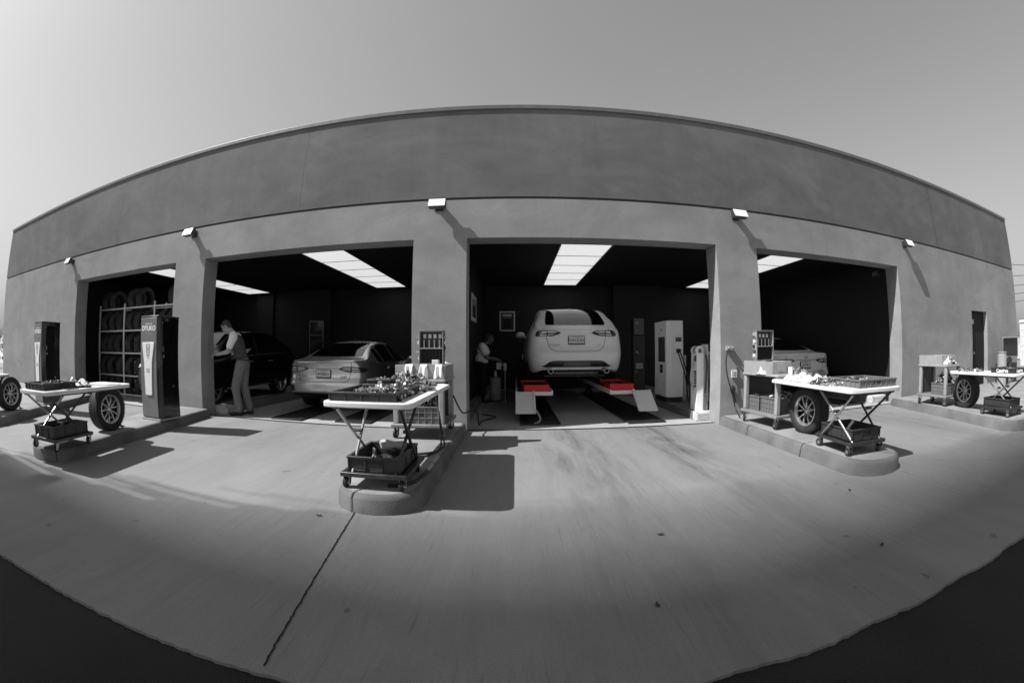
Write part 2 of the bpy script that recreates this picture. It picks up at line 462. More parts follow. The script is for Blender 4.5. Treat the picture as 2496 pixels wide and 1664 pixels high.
b = MB(); b.bb(-16.6, 8.4, 6.385, 12.9, 3.2, 3.3); b.build('ceiling', 'inner', bld)
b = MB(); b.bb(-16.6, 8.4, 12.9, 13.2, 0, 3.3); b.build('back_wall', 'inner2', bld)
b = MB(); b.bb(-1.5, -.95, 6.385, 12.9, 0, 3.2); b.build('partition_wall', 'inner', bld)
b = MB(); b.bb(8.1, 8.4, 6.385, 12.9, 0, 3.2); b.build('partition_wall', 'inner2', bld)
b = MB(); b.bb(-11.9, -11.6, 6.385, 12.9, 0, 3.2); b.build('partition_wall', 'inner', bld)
for x0, x1, d in ((-8.05, -6.05, .28), (3.05, 4.7, .3), (-9.2, -8.45, .12)):
    b = MB(); b.bb(x0, x1, 12.9 - d, 12.899, 0, 3.2); b.build('wall_pier', P('pier_paint', .014, .7, var=.15, sc=1.5), bld)
b = MB(); b.bb(10.045, 10.06, 5.9975, 6.02, 3.53, 5.118); b.build('control_joint', 'groove', bld)
for x in (-8.9, -3.6, 1.3): b = MB(); b.bb(x, x + .006, 5.9988, 6.01, 3.53, 5.118); b.build('control_joint', 'wall_hi', bld)
# service door at the right
b = MB(); b.bb(11.76, 12.87, 6.13, 6.19, .02, 2.07); dr = b.build('door', 'inner', bld, .004)
b = MB(); b.bb(11.85, 12.1, 6.115, 6.13, 1.74, 1.86); b.build('name_plate', 'evgrey', dr)
b = MB(); b.ell((12.0, 6.09, .98), .035, 10); b.cyl((12.0, 6.13, .98), (12.0, 6.09, .98), .02); b.build('handle', 'steel', dr)
b = MB(); b.bb(11.75, 12.88, 6.02, 6.13, 0, .02); b.build('door_sill', 'kerb', bld)
text('H1.', .16, 'inkg', bld, facing(8.09, 6.75, 2.82, -pi / 2), 'bay_number')
# bay floor, threshold strip, raised kerbs inside
b = MB(); b.bb(-16.6, 8.1, 6.2, 12.9, -.1, .005); struct(b.build('bay_floor', 'floor'))
b = MB(); b.bb(-10.7, 8.03, 6.17, 6.2, -.05, .012); struct(b.build('threshold_strip', 'steeld'))
def kerbblock(name, x0, x1, y0, y1, white=None, h=.15):
    b = MB(); b.bb(x0, x1, y0, y1, -.02, h)
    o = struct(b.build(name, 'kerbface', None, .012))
    if white:
        b = MB(); b.bb(x0 - .006, x1 + .006, y0 - .006, y0 + white, -.01, h + .006); struct(b.build('white_kerb_end', 'kerbwhite', None, .03))
    return o
kerbblock('bay_kerb', -5.72, -5.36, 6.4, 12.6, .3)
kerbblock('bay_kerb', -.945, -.78, 6.5, 12.6, .15)
kerbblock('bay_kerb', 3.0, 3.9, 6.4, 12.6, .18)
kerbblock('bay_kerb', 7.55, 8.08, 6.5, 12.6, .22)
# dark steel tracks let into the floor
def track(x0, x1, y0, y1):
    b = MB(); b.bb(x0, x1, y0, y1, .0, .022)
    b.bb(x0, x0 + .03, y0, y1, .022, .035); b.bb(x1 - .03, x1, y0, y1, .022, .035)
    for k in range(2): b.bb(x0 + .05, x1 - .05, y0 + .55 + k * .22, y0 + .62 + k * .22, .022, .03)
    return struct(b.build('floor_track', 'mat', None, .004))
track(-4.25, -3.62, 6.32, 11.5); track(-3.0, -2.36, 6.4, 11.5); track(.07, .72, 6.55, 11.5); track(1.82, 2.46, 6.45, 11.5); track(5.4, 6.0, 6.5, 11); track(6.7, 7.3, 6.5, 11)

# ------------------------------------------------------------------ kerbed islands
def island(poly, h=.15, name='kerb_island'):
    b = MB(); n = len(poly)
    # outer vertical face, rounded top edge, flat top
    cx = sum(p[0] for p in poly) / n; cy = sum(p[1] for p in poly) / n
    def off(d):
        r = []
        for i in range(n):
            p0, p1, p2 = poly[i - 1], poly[i], poly[(i + 1) % n]
            a = Vector((p1[0] - p0[0], p1[1] - p0[1])).normalized(); c = Vector((p2[0] - p1[0], p2[1] - p1[1])).normalized()
            nn = Vector((-(a.y + c.y), a.x + c.x)).normalized()
            k = max(.5, nn.dot(Vector((-a.y, a.x))))
            r.append((p1[0] + nn.x * d / k, p1[1] + nn.y * d / k))
        return r
    rings = [(0, -.02), (.012, h * .72), (.028, h * .92), (.055, h)]
    vs = []
    for d, z in rings: vs += [(x, y, z) for x, y in off(d)]
    fs = []; 
    for k in range(len(rings) - 1):
        for i in range(n): fs.append((k * n + i, k * n + (i + 1) % n, (k + 1) * n + (i + 1) % n, (k + 1) * n + i))
    b.add(vs, fs, 0); b.f.append(tuple(range(3 * n, 4 * n))); b.m.append(1)
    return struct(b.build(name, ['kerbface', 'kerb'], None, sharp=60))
def nose(xl, xr, y0, y1, xl1=None, xr1=None, k=9):
    """plan outline counter-clockwise: back corners and a rounded nose"""
    xl1 = xl if xl1 is None else xl1; xr1 = xr if xr1 is None else xr1
    cx = (xl + xr) / 2; a = (xr - xl) / 2; d = min(a * .95, .5)
    arc = [(cx + a * (-cos(pi * i / k)) , y0 + d - d * sin(pi * i / k) ** .8) for i in range(k + 1)]
    return [(xl1, y1)] + arc + [(xr1, y1)]
island(nose(-1.42, -.7, 2.74, 5.995, -1.5, -.72))
island(nose(3.1, 3.92, 2.68, 5.995, 3.215, 4.05))
island(nose(-5.55, -4.72, 2.18, 5.995, -6.5, -5.45))
island(nose(6.72, 9.4, 2.3, 5.995, 7.62, 17.))
island(nose(-9.9, -7.75, 2.2, 5.995, -17, -9.75))
def kerb_joint(p, nn, h=.15, wd=.005):
    nn = Vector((nn[0], nn[1], 0)).normalized(); s = Vector((-nn.y, nn.x, 0)) * wd; b = MB(); vs = []
    for d, z in ((-.003, 0), (.009, h * .72), (.025, h * .94), (.055, h + .003), (.20, h + .003)):
        q_ = Vector((p[0], p[1], z)) + nn * d; k = rnd.uniform(.7, 1.2); vs += [q_ - s * k, q_ + s * k]
    b.add(vs, [(2 * i, 2 * i + 1, 2 * i + 3, 2 * i + 2) for i in range(4)]); struct(b.build('kerb_joint', 'dark'))
def nose_pt(xl, xr, y0, t):
    a = (xr - xl) / 2; d = min(a * .95, .5)
    return ((xl + xr) / 2 - a * cos(t), y0 + d - d * sin(t) ** .8), (cos(t), sin(t) ** .5)
for args in ((-1.42, -.7, 2.74, 1.12), (3.1, 3.92, 2.68, 2.2), (-5.55, -4.72, 2.18, 2.5), (-5.55, -4.72, 2.18, .5)): kerb_joint(*nose_pt(*args))
kerb_joint((3.125, 3.75), (1, 0)); kerb_joint((3.175, 5.05), (1, 0)); kerb_joint((-.705, 4.4), (-1, 0))
# ------------------------------------------------------------------ wall lamps
def wall_lamp():
    t = thing('wall_lamp', '', 'wall lamp', (0, 6, 3.38), 0, 'white box lamps along the facade')
    prof = [(-.10, -.07), (-.235, -.07), (-.17, .075), (-.10, .075)]
    b = MB(); b.add([(sx * .13, y, z) for sx in (-1, 1) for y, z in prof], [(0, 1, 2, 3), (7, 6, 5, 4), (0, 4, 5, 1), (1, 5, 6, 2), (2, 6, 7, 3), (3, 7, 4, 0)]); b.build('housing', 'steeld', t, .006)
    v1 = Vector((-.237, -.062)); v2 = Vector((-.172, .07)); dn = Vector((-.012, -.005))
    b = MB(); vs = []
    for sx in (-1, 1):
        for p in (v1 + dn, v1, v2, v2 + dn): vs.append((sx * .126, p.x, p.y))
    b.add(vs, [(0, 1, 2, 3), (7, 6, 5, 4), (0, 4, 5, 1), (1, 5, 6, 2), (2, 6, 7, 3), (3, 7, 4, 0)]); b.build('lens', 'lamp', t, .004)
    b = MB(); b.bb(-.05, .05, -.105, 0, -.045, .05); b.bb(-.07, .07, -.012, 0, -.07, .07); b.build('bracket', 'steeld', t, .003)
    return t
wl = wall_lamp(); LX = [(-11.12, 'above the far left pier beside the tyre bay'), (-6.05, 'above the pier behind the near charging kiosk'), (-1.15, 'above the central pier, right of the silver sedan'), (3.66, 'above the pier between the lift bay and the white sedan bay'), (8.42, 'above the wall right of the white sedan bay')]
for i, (x, s) in enumerate(LX):
    o = wl if i == 0 else dup(wl)
    o.location = (x, 6, 3.38); o['label'] = 'white box wall lamp ' + s
# ------------------------------------------------------------------ ceiling lights
def ceil_light():
    t = thing('ceiling_light', '', 'ceiling light', (0, 0, 3.2), 0, 'long lit ceiling panels in the bays')
    b = MB(); L = 4.95; W = 1.0
    for x in (-W / 2, W / 2): b.bb(x - .015, x + .015, 0, L, -.03, 0)
    for k in range(6): b.bb(-W / 2 + .015, W / 2 - .015, L * k / 5 - .01, L * k / 5 + .01, -.03, 0)
    b.build('frame', 'frame', t)
    for k in range(5):
        b = MB(); b.bb(-W / 2 + .015, W / 2 - .015, L * k / 5 + .01, L * (k + 1) / 5 - .01, -.022, -.004); b.build('diffuser', 'panel', t)
    return t
cl = ceil_light()
for i, (x, s) in enumerate(((1.36, 'above the white car on the lift'), (-3.87, 'above the silver sedan'), (-8.9, 'in the tyre rack bay, partly behind the pier'), (5.95, 'above the white sedan, cut by the pier'))):
    o = cl if i == 0 else dup(cl)
    o.location = (x, 7.55, 3.2); o['label'] = 'long five panel ceiling light ' + s
# ------------------------------------------------------------------ wheels
def tyre_mb(R_, W, ri, n=56, worn=False):
    h = W / 2; b = MB()
    prof = [(ri, -h * .72), (ri + .012, -h * .86), (R_ * .80, -h), (R_ * .93, -h * .97), (R_ * .975, -h * .86)]
    g = []
    for c in (-.52, -.17, .17, .52): g += [(R_, h * (c - .055)), (R_ - .009, h * (c - .04)), (R_ - .009, h * (c + .04)), (R_, h * (c + .055))]
    prof += [(R_ * .992, -h * .8)] + g + [(R_ * .992, h * .8), (R_ * .975, h * .86), (R_ * .93, h * .97), (R_ * .80, h), (ri + .012, h * .86), (ri, h * .72)]
    b.lathe(prof, n); 
    # shoulder blocks
    for i in range(n):
        for s in (-1, 1):
            a = 2 * pi * (i + .5) / n
            b.box((s * h * .80, (R_ * .985) * cos(a), (R_ * .985) * sin(a)), (h * .26, .012, .014), 0, rx=a)
    return b
def rim_mb(ri, W, pairs=5):
    """alloy seen from +x: barrel, lip, pairs of split spokes and a hub"""
    h = W / 2; b = MB()
    b.lathe([(ri, -h * .7), (ri - .012, -h * .6), (ri - .03, 0), (ri - .028, h * .45)], 40, 1)
    b.lathe([(ri + .006, h * .74), (ri + .008, h * .86), (ri - .004, h * .88), (ri - .016, h * .70), (ri - .024, h * .5)], 48, 0)
    xo, xi = h * .62, h * .5
    for k in range(pairs):
        a = 2 * pi * k / pairs + pi / 2
        for s in (-1, 1):
            da = s * pi / pairs * .50
            p0 = Vector((xi, .035 * cos(a + s * .5), .035 * sin(a + s * .5)))
            p1 = Vector((xo, (ri - .012) * cos(a + da), (ri - .012) * sin(a + da)))
            pm = (p0 + p1) / 2 + Vector((.012, 0, 0))
            for u, v, w0, w1 in ((p0, pm, .022, .017), (pm, p1, .017, .020)):
                d = v - u; t = Vector((0, -d.z, d.y)).normalized()
                vs = []
                for p, w_ in ((u, w0), (v, w1)):
                    for sy, dx in ((-1, -.022), (-1, 0), (-.45, .008), (.45, .008), (1, 0), (1, -.022)):
                        vs.append(p + t * (sy * w_ / 2) + Vector((dx, 0, 0)))
                b.add(vs, [(i, (i + 1) % 6, 6 + (i + 1) % 6, 6 + i) for i in range(6)], 0)
    b.lathe([(.001, xi + .012), (.026, xi + .010), (.034, xi), (.05, xi - .012), (.062, xi - .03), (.06, -h * .1), (.001, -h * .1)], 20, 0)
    for k in range(5):
        a = 2 * pi * k / 5; b.cyl((xi - .02, .047 * cos(a), .047 * sin(a)), (xi + .002, .047 * cos(a), .047 * sin(a)), .008, n=8, mat=1)
    b.lathe([(.001, -h * .25), (ri - .03, -h * .25), (ri - .03, -h * .3), (.001, -h * .3)], 32, 2)
    b.lathe([(.06, -h * .05), (ri * .78, -h * .05), (ri * .78, -h * .15), (.06, -h * .15)], 32, 1)
    return b
_wheel = {}
def wheel_parts(parent, R_, W, T, ri=None, tm='tyre', name='wheel', light=True):
    """a wheel part (an empty) with tyre and rim below it; outer face towards local +x of T"""
    ri = ri or R_ * .66; key = (R_, W, ri, tm)
    if key not in _wheel:
        _wheel[key] = (tyre_mb(R_, W, ri).mesh('tyre', [M[tm]], 30), rim_mb(ri, W).mesh('rim', [M['rim'], M['rimd'], M['dark']], 30))
    a, c = _wheel[key]
    o = bpy.data.objects.new(name, a); C.objects.link(o); o.parent = parent; o.matrix_local = T
    r = bpy.data.objects.new('rim', c); C.objects.link(r); r.parent = o
    return o

# ------------------------------------------------------------------ cars
def interp(tab, y):
    """Catmull-Rom through (y, value) pairs with non-uniform spacing (monotone limited)"""
    if y <= tab[0][0]: return tab[0][1]
    if y >= tab[-1][0]: return tab[-1][1]
    for i in range(len(tab) - 1):
        if y <= tab[i + 1][0]: break
    x0, v0 = tab[i]; x1, v1 = tab[i + 1]; d = (v1 - v0) / (x1 - x0)
    def sl(j):
        if j <= 0 or j >= len(tab) - 1: return None
        a = (tab[j][1] - tab[j - 1][1]) / (tab[j][0] - tab[j - 1][0]); c = (tab[j + 1][1] - tab[j][1]) / (tab[j + 1][0] - tab[j][0])
        return 0. if a * c <= 0 else 2 * a * c / (a + c)
    m0 = sl(i); m1 = sl(i + 1); m0 = d if m0 is None else m0; m1 = d if m1 is None else m1
    h = x1 - x0; t = (y - x0) / h
    return v0 * (2 * t ** 3 - 3 * t * t + 1) + m0 * h * (t ** 3 - 2 * t * t + t) + v1 * (-2 * t ** 3 + 3 * t * t) + m1 * h * (t ** 3 - t * t)
def crs(pts, n):
    e = [pts[0]] + pts + [pts[-1]]; out = []
    for i in range(1, len(e) - 2):
        a, b_, c, d = [Vector(p) for p in e[i - 1:i + 3]]
        for k in range(n):
            t = k / n
            out.append(.5 * ((2 * b_) + (c - a) * t + (2 * a - 5 * b_ + 4 * c - d) * t * t + (3 * b_ - a - 3 * c + d) * t ** 3))
    return out + [Vector(pts[-1])]
def car_body(S):
    L, W = S['L'], S['W'] / 2
    ys = [0, .012, .03, .06, .1, .16, .24, .34] + [.34 + (L - .6 - .34) * (i + 1) / 52 for i in range(52)] + [L - .5, L - .4, L - .3, L - .2, L - .12, L - .06, L - .02, L]
    rings = []
    for y in ys:
        f = interp(S['plan'], y); w = W * f; zl = interp(S['under'], y); zr = interp(S['top'], y); zb = min(interp(S['belt'], y), zr - .035)
        g = max(0, min(1, (zr - zb - .03) / .38)); wb = w * .955
        wt = (1 - g) * (wb * .93) + g * (S['roofw'] * min(1., f + .02))
        dp = interp(S['drop'], y) if 'drop' in S else 0.
        pts = [(0, zl), (.66 * w, zl), ((.78 * w, zl - dp * .75) if dp else (.8 * w, zl)), (.93 * w, zl - dp + .04), (w, zl + (zb - zl) * .36), (w * .992, zl + (zb - zl) * .72), (wb, zb), (wt + (wb - wt) * .47, zb + (zr - zb) * .52), (wt, zr - .05 * g - .012), (wt * .72, zr - .008 - .012 * g), (0, zr)]
        half = crs(pts, 5)
        ring = [(p.x, y, p.y) for p in half] + [(-p.x, y, p.y) for p in half[-2:0:-1]]
        rings.append(ring)
    n = len(rings[0]); b = MB(); vs = [p for r in rings for p in r]
    # rear and nose profile: push vertices along y by height
    out = []
    for (x, y, z) in vs:
        k = max(0, 1 - y / .7); kf = max(0, 1 - (L - y) / .6)
        y2 = y + k * k * interp(S['rear'], z) - kf * kf * interp(S.get('nose', [(0, 0), (2, 0)]), z)
        out.append((x, y2, z))
    b.add(out, [(i * n + j, i * n + (j + 1) % n, (i + 1) * n + (j + 1) % n, (i + 1) * n + j) for i in range(len(rings) - 1) for j in range(n)])
    for ri, rev in ((0, False), (len(rings) - 1, True)):
        c = len(b.v); rr = [b.v[ri * n + j] for j in range(n)]
        # cap as horizontal strips between the two halves
        hN = n // 2
        for j in range(0, hN):
            a_, b_ = ri * n + j, ri * n + j + 1; d_, c_ = ri * n + (n - j) % n, ri * n + (n - j - 1) % n
            f = [a_, b_, c_, d_]; f = [q for i, q in enumerate(f) if q not in f[:i]]
            if len(f) > 2: b.f.append(tuple(f)); b.m.append(0)
    return b
def arch_cut(o, S):
    b = MB()
    for y in S['axles']:
        for s in (-1, 1): b.cyl((s * (S['W'] / 2 - .36), y, S['R'] + .0), (s * (S['W'] / 2 + .2), y, S['R'] + .0), S['R'] + .055, n=40)
    cut = b.build('cut', 'blackp'); m = o.modifiers.new('b', 'BOOLEAN'); m.object = cut; m.operation = 'DIFFERENCE'; m.solver = 'EXACT'
    me = evalmesh(o); o.modifiers.clear(); old = o.data; o.data = me; bpy.data.objects.remove(cut)
    me.set_sharp_from_angle(angle=R(38))
class Car:
    def __init__(s, S, name, label, paint, loc, rz=0., group=None, scale=1.):
        s.S = S; s.t = thing(name, label, 'car', loc, rz, group); s.t.scale = (scale,) * 3
        s.body = car_body(S).build('body', [paint, 'blackp'], s.t, sharp=38)
        me = s.body.data
        s.bvh = BVHTree.FromPolygons([v.co for v in me.vertices], [p.vertices for p in me.polygons])
        arch_cut(s.body, S)
        W = S['W'] / 2
        for y in S['axles']:
            for sd in (-1, 1):
                T = TR(sd * (W - .135), y, S['R'], 0, 0, 0 if sd > 0 else pi) @ TR(rx=rnd.uniform(0, 6))
                wheel_parts(s.t, S['R'], .235, T, S['R'] * .70)
        b = MB(); b.bb(-W + .25, W - .25, .25, S['L'] - .4, S['under'][1][1] - .02, .34); b.build('underbody', 'dark', s.t)
    def patch(s, name, poly, axis, mat, parent=None, off=.005, step=.045, thick=.012, side=1, both=False, maxd=.9):
        """a panel lying on the body: poly in (x,z) seen from the rear / front or (y,z) seen from the side"""
        n = len(poly); pts = []
        for i in range(n):
            a, c = Vector(poly[i]), Vector(poly[(i + 1) % n]); k = max(1, int((c - a).length / step))
            pts += [a + (c - a) * j / k for j in range(k)]
        nb = len(pts)
        x0, x1 = min(p.x for p in pts), max(p.x for p in pts); z0, z1 = min(p.y for p in pts), max(p.y for p in pts)
        def inside(p):
            r = False
            for i in range(n):
                a, c = poly[i], poly[(i + 1) % n]
                if (a[1] > p[1]) != (c[1] > p[1]) and p[0] < (c[0] - a[0]) * (p[1] - a[1]) / (c[1] - a[1]) + a[0]: r = not r
            return r
        x = x0 + step / 2
        while x < x1:
            z = z0 + step / 2
            while z < z1:
                if inside((x, z)) and min((Vector((x, z)) - p).length for p in pts[:nb]) > step * .5: pts.append(Vector((x, z)))
                z += step
            x += step
        vs2, _, fs, _, _, _ = delaunay_2d_cdt(pts, [(i, (i + 1) % nb) for i in range(nb)], [], 1, 1e-5)
        vs = []
        for p in vs2:
            if axis == 'rear': o, d = Vector((p.x, -3, p.y)), Vector((0, 1, 0))
            elif axis == 'front': o, d = Vector((p.x, 9, p.y)), Vector((0, -1, 0))
            elif axis == 'top': o, d = Vector((p.x, p.y, 4)), Vector((0, 0, -1))
            else: o, d = Vector((side * 3, p.x, p.y)), Vector((-side, 0, 0))
            h, nn, _, _ = s.bvh.ray_cast(o, d)
            if h is None:
                h, nn, _, _ = s.bvh.find_nearest(o + d * 3)
            if nn.dot(d) > 0: nn = -nn
            vs.append((h, nn))
        m = len(vs); b = MB()
        b.add([h + nn * off for h, nn in vs] + [h - nn * thick for h, nn in vs], list(fs))
        eb = {}
        for f in fs:
            for i in range(len(f)): eb[(f[i], f[(i + 1) % len(f)])] = 1
        for (i, j) in eb:
            if (j, i) not in eb: b.f.append((j, i, m + i, m + j)); b.m.append(0)
        return b.build(name, mat, parent or s.t, sharp=50)
    def at_rear(s, x, z, off=0.):
        h, nn, _, _ = s.bvh.ray_cast(Vector((x, -3, z)), Vector((0, 1, 0)))
        return Vector((x, -3, z)) if h is None else h + Vector((0, -off, 0))
    def line(s, name, pts, axis, r, mat, side=1, parent=None):
        out = []
        for p in crs([Vector(q) for q in pts], 6):
            if axis == 'rear': o, d = Vector((p.x, -3, p.y)), Vector((0, 1, 0))
            else: o, d = Vector((side * 3, p.x, p.y)), Vector((-side, 0, 0))
            h, nn, _, _ = s.bvh.ray_cast(o, d)
            if h is not None: out.append(h)
        b = MB(); b.tube(out, r, 6, sub=1); return b.build(name, mat, parent or s.t)
    def plate(s, z, txt, top, x=0., dark=False):
        p = s.at_rear(x, z); e = bpy.data.objects.new('number_plate', None)
        b = MB(); b.bb(x - .165, x + .165, p.y - .024, p.y + .03, z - .085, z + .085)
        o = b.build('number_plate', 'blackp', s.t, .006)
        b = MB(); b.bb(x - .152, x + .152, p.y - .028, p.y - .0245, z - .058, z + .074); b.build('plate_face', 'white', o)
        text(txt, .075, 'ink', o, facing(x, p.y - .0285, z - .004), 'plate_number', sx=.88, bold=.0012)
        text(top, .024, 'ink', o, facing(x, p.y - .0285, z + .055), 'plate_state', sx=1.1)
        return o
def mirror(poly): return [(-x, z) for x, z in poly]

SUV = dict(drop=[(0, .09), (.45, .09), (.62, 0)], L=4.75, W=1.95, R=.36, axles=(1.0, 3.82), roofw=.70,
    plan=[(0, .70), (.03, .80), (.08, .875), (.2, .945), (.5, .985), (1., 1.), (3.6, 1.), (4.2, .95), (4.5, .86), (4.68, .74), (4.75, .62)],
    under=[(0, .40), (.25, .34), (.6, .32), (4.2, .28), (4.6, .28), (4.75, .34)],
    top=[(0, 1.10), (.05, 1.145), (.12, 1.18), (.5, 1.40), (.85, 1.55), (1.3, 1.615), (2.0, 1.635), (2.6, 1.60), (3.1, 1.36), (3.45, 1.14), (3.7, 1.08), (4.4, .97), (4.75, .80)],
    belt=[(0, 1.04), (.4, 1.07), (1.5, 1.03), (3.2, .98), (4.75, .8)],
    rear=[(.2, .10), (.36, .06), (.48, .0), (.62, .0), (.68, .035), (.80, .085), (.95, .10), (1.08, .09), (1.2, .10), (1.6, .1)])
SEDAN = dict(L=4.85, W=1.84, R=.325, axles=(1.02, 3.86), roofw=.56,
    plan=[(0, .70), (.03, .79), (.08, .86), (.2, .93), (.5, .975), (1., 1.), (3.7, 1.), (4.3, .95), (4.6, .86), (4.78, .74), (4.85, .62)],
    under=[(0, .34), (.25, .25), (.6, .20), (4.3, .20), (4.7, .24), (4.85, .3)],
    top=[(0, .985), (.04, 1.025), (.10, 1.045), (.3, 1.05), (.5, 1.065), (.62, 1.10), (1.1, 1.29), (1.5, 1.395), (2.0, 1.44), (2.5, 1.43), (3.0, 1.25), (3.5, 1.0), (3.75, .95), (4.5, .84), (4.85, .68)],
    belt=[(0, .93), (.5, .95), (1.5, .93), (3.4, .88), (4.85, .7)],
    rear=[(.2, .10), (.3, .06), (.42, .0), (.56, .0), (.62, .03), (.72, .075), (.85, .07), (.95, .035), (1.0, .0), (1.5, 0.)])
def side_windows(c, S, polys, sides=(-1, 1), trim='blackp'):
    for sd in sides:
        for p in polys: c.patch('side_window', p, 'side', 'glass', side=sd, step=.08)

# --- white car on the lift
LIFTZ = .50
c = Car(SUV, 'white_hatchback', 'white hatchback raised on the lift with red wheel stops', 'pwhite', (1.19, 7.96, LIFTZ))
c.patch('rear_window', [(-.575, 1.195), (.575, 1.195), (.60, 1.215), (.60, 1.27), (.57, 1.42), (.535, 1.545), (.50, 1.572), (-.50, 1.572), (-.535, 1.545), (-.57, 1.42), (-.60, 1.27), (-.60, 1.215)], 'rear', 'glass', step=.06)
side_windows(c, SUV, ([(.62, 1.13), (1.15, 1.10), (1.15, 1.46), (.98, 1.44)], [(1.2, 1.10), (2.05, 1.07), (2.05, 1.54), (1.22, 1.49)], [(2.12, 1.07), (3.15, 1.04), (2.75, 1.40), (2.5, 1.51), (2.12, 1.54)]))
TL = [(.30, 1.045), (.34, 1.01), (.46, .975), (.62, .965), (.785, .965), (.80, 1.00), (.77, 1.06), (.70, 1.085), (.42, 1.085)]
for mfun in (lambda p: p, mirror):
    l = c.patch('tail_lamp', mfun(TL), 'rear', 'lens', off=.012, step=.03)
    c.patch('lamp_segment', mfun([(.36, 1.045), (.56, 1.035), (.56, 1.068), (.43, 1.068)]), 'rear', 'lensl', l, .017, .02)
    c.patch('lamp_segment', mfun([(.46, 1.0), (.56, .99), (.56, 1.012), (.42, 1.02)]), 'rear', 'lensl', l, .017, .02)
    c.patch('lamp_segment', mfun([(.585, 1.035), (.69, 1.03), (.66, 1.065), (.585, 1.068)]), 'rear', 'lensl', l, .017, .02)
    c.patch('lamp_segment', mfun([(.585, .985), (.72, .98), (.70, 1.005), (.585, 1.012)]), 'rear', 'lensl', l, .017, .02)
c.line('tailgate_seam', [(-.66, 1.12), (-.60, 1.02), (-.575, .90), (-.53, .76), (-.44, .69), (-.3, .675), (0, .672), (.3, .675), (.44, .69), (.53, .76), (.575, .90), (.60, 1.02), (.66, 1.12)], 'rear', .0045, 'dark')
c.line('tailgate_crease', [(-.29, 1.03), (-.1, 1.025), (.1, 1.025), (.29, 1.03)], 'rear', .006, 'pwhite')
c.patch('bumper_insert', [(-.68, .40), (-.63, .41), (-.54, .475), (-.46, .495), (.46, .495), (.54, .475), (.63, .41), (.68, .40), (.62, .375), (-.62, .375)], 'rear', 'blackp', off=.012, step=.05)
c.patch('lower_trim', [(-.50, .455), (-.2, .455), (-.2, .475), (-.46, .475)], 'rear', 'steeld', off=.02, step=.04)
c.patch('lower_trim', [(.50, .455), (.2, .455), (.2, .475), (.46, .475)], 'rear', 'steeld', off=.02, step=.04)
c.patch('tow_cover', [(-.27, .40), (.27, .40), (.25, .478), (-.25, .478)], 'rear', 'cratemid', off=.022, step=.05)
b = MB(); b.bb(-.46, .46, .18, .40, .20, .30); b.build('rear_silencer', 'steeld', c.t, .03)
b = MB(); b.bar((-.62, .34, .185), (.62, .34, .185), .07, .03); b.build('rear_crossmember', 'steeld', c.t, .008)
for s in (-1, 1):
    T = TR(s * .53, .06, .305, 0, 0, -pi / 2)
    b = MB(); b.lathe([(.044, .02), (.047, 0), (.053, 0), (.055, .03), (.05, .3), (.04, .3), (.042, .03)], 24, 0, T); b.lathe([(.001, -.12), (.043, -.12), (.043, -.125), (.001, -.125)], 24, 1, T)
    b.v = [(x, y, z) for x, y, z in b.v]; b.build('exhaust_pipe', ['steel', 'dark'], c.t)
c.plate(.89, '7VHC2LEDI', 'CALIFORNIA')
text('NAVIAN', .042, 'ink', c.t, facing(-.43, c.at_rear(-.43, .80).y - .002, .80), 'badge', sx=1.3)
text('HYBRID', .026, 'inkg', c.t, facing(-.43, c.at_rear(-.43, .765).y - .002, .765), 'badge', sx=1.3)
text('2.0', .045, 'inkg', c.t, facing(.44, c.at_rear(.44, .785).y - .002, .785), 'badge', sx=1.3)
b = MB(); b.add([(-.015, 1.15, 1.6), (.015, 1.15, 1.6), (.015, 1.32, 1.61), (-.015, 1.32, 1.61), (0, 1.19, 1.665), (0, 1.22, 1.66)], [(0, 1, 4), (1, 2, 5, 4), (2, 3, 5), (3, 0, 4, 5), (0, 3, 2, 1)]); b.build('roof_aerial', 'blackp', c.t)
for s in (-1, 1):
    b = MB(); b.ell((s * 1.06, 3.12, 1.10), (.13, .07, .085), 14); b.bar((s * .86, 3.14, 1.04), (s * 1.0, 3.12, 1.06), .05, .05); b.build('door_mirror', 'pwhite', c.t)
white_car = c

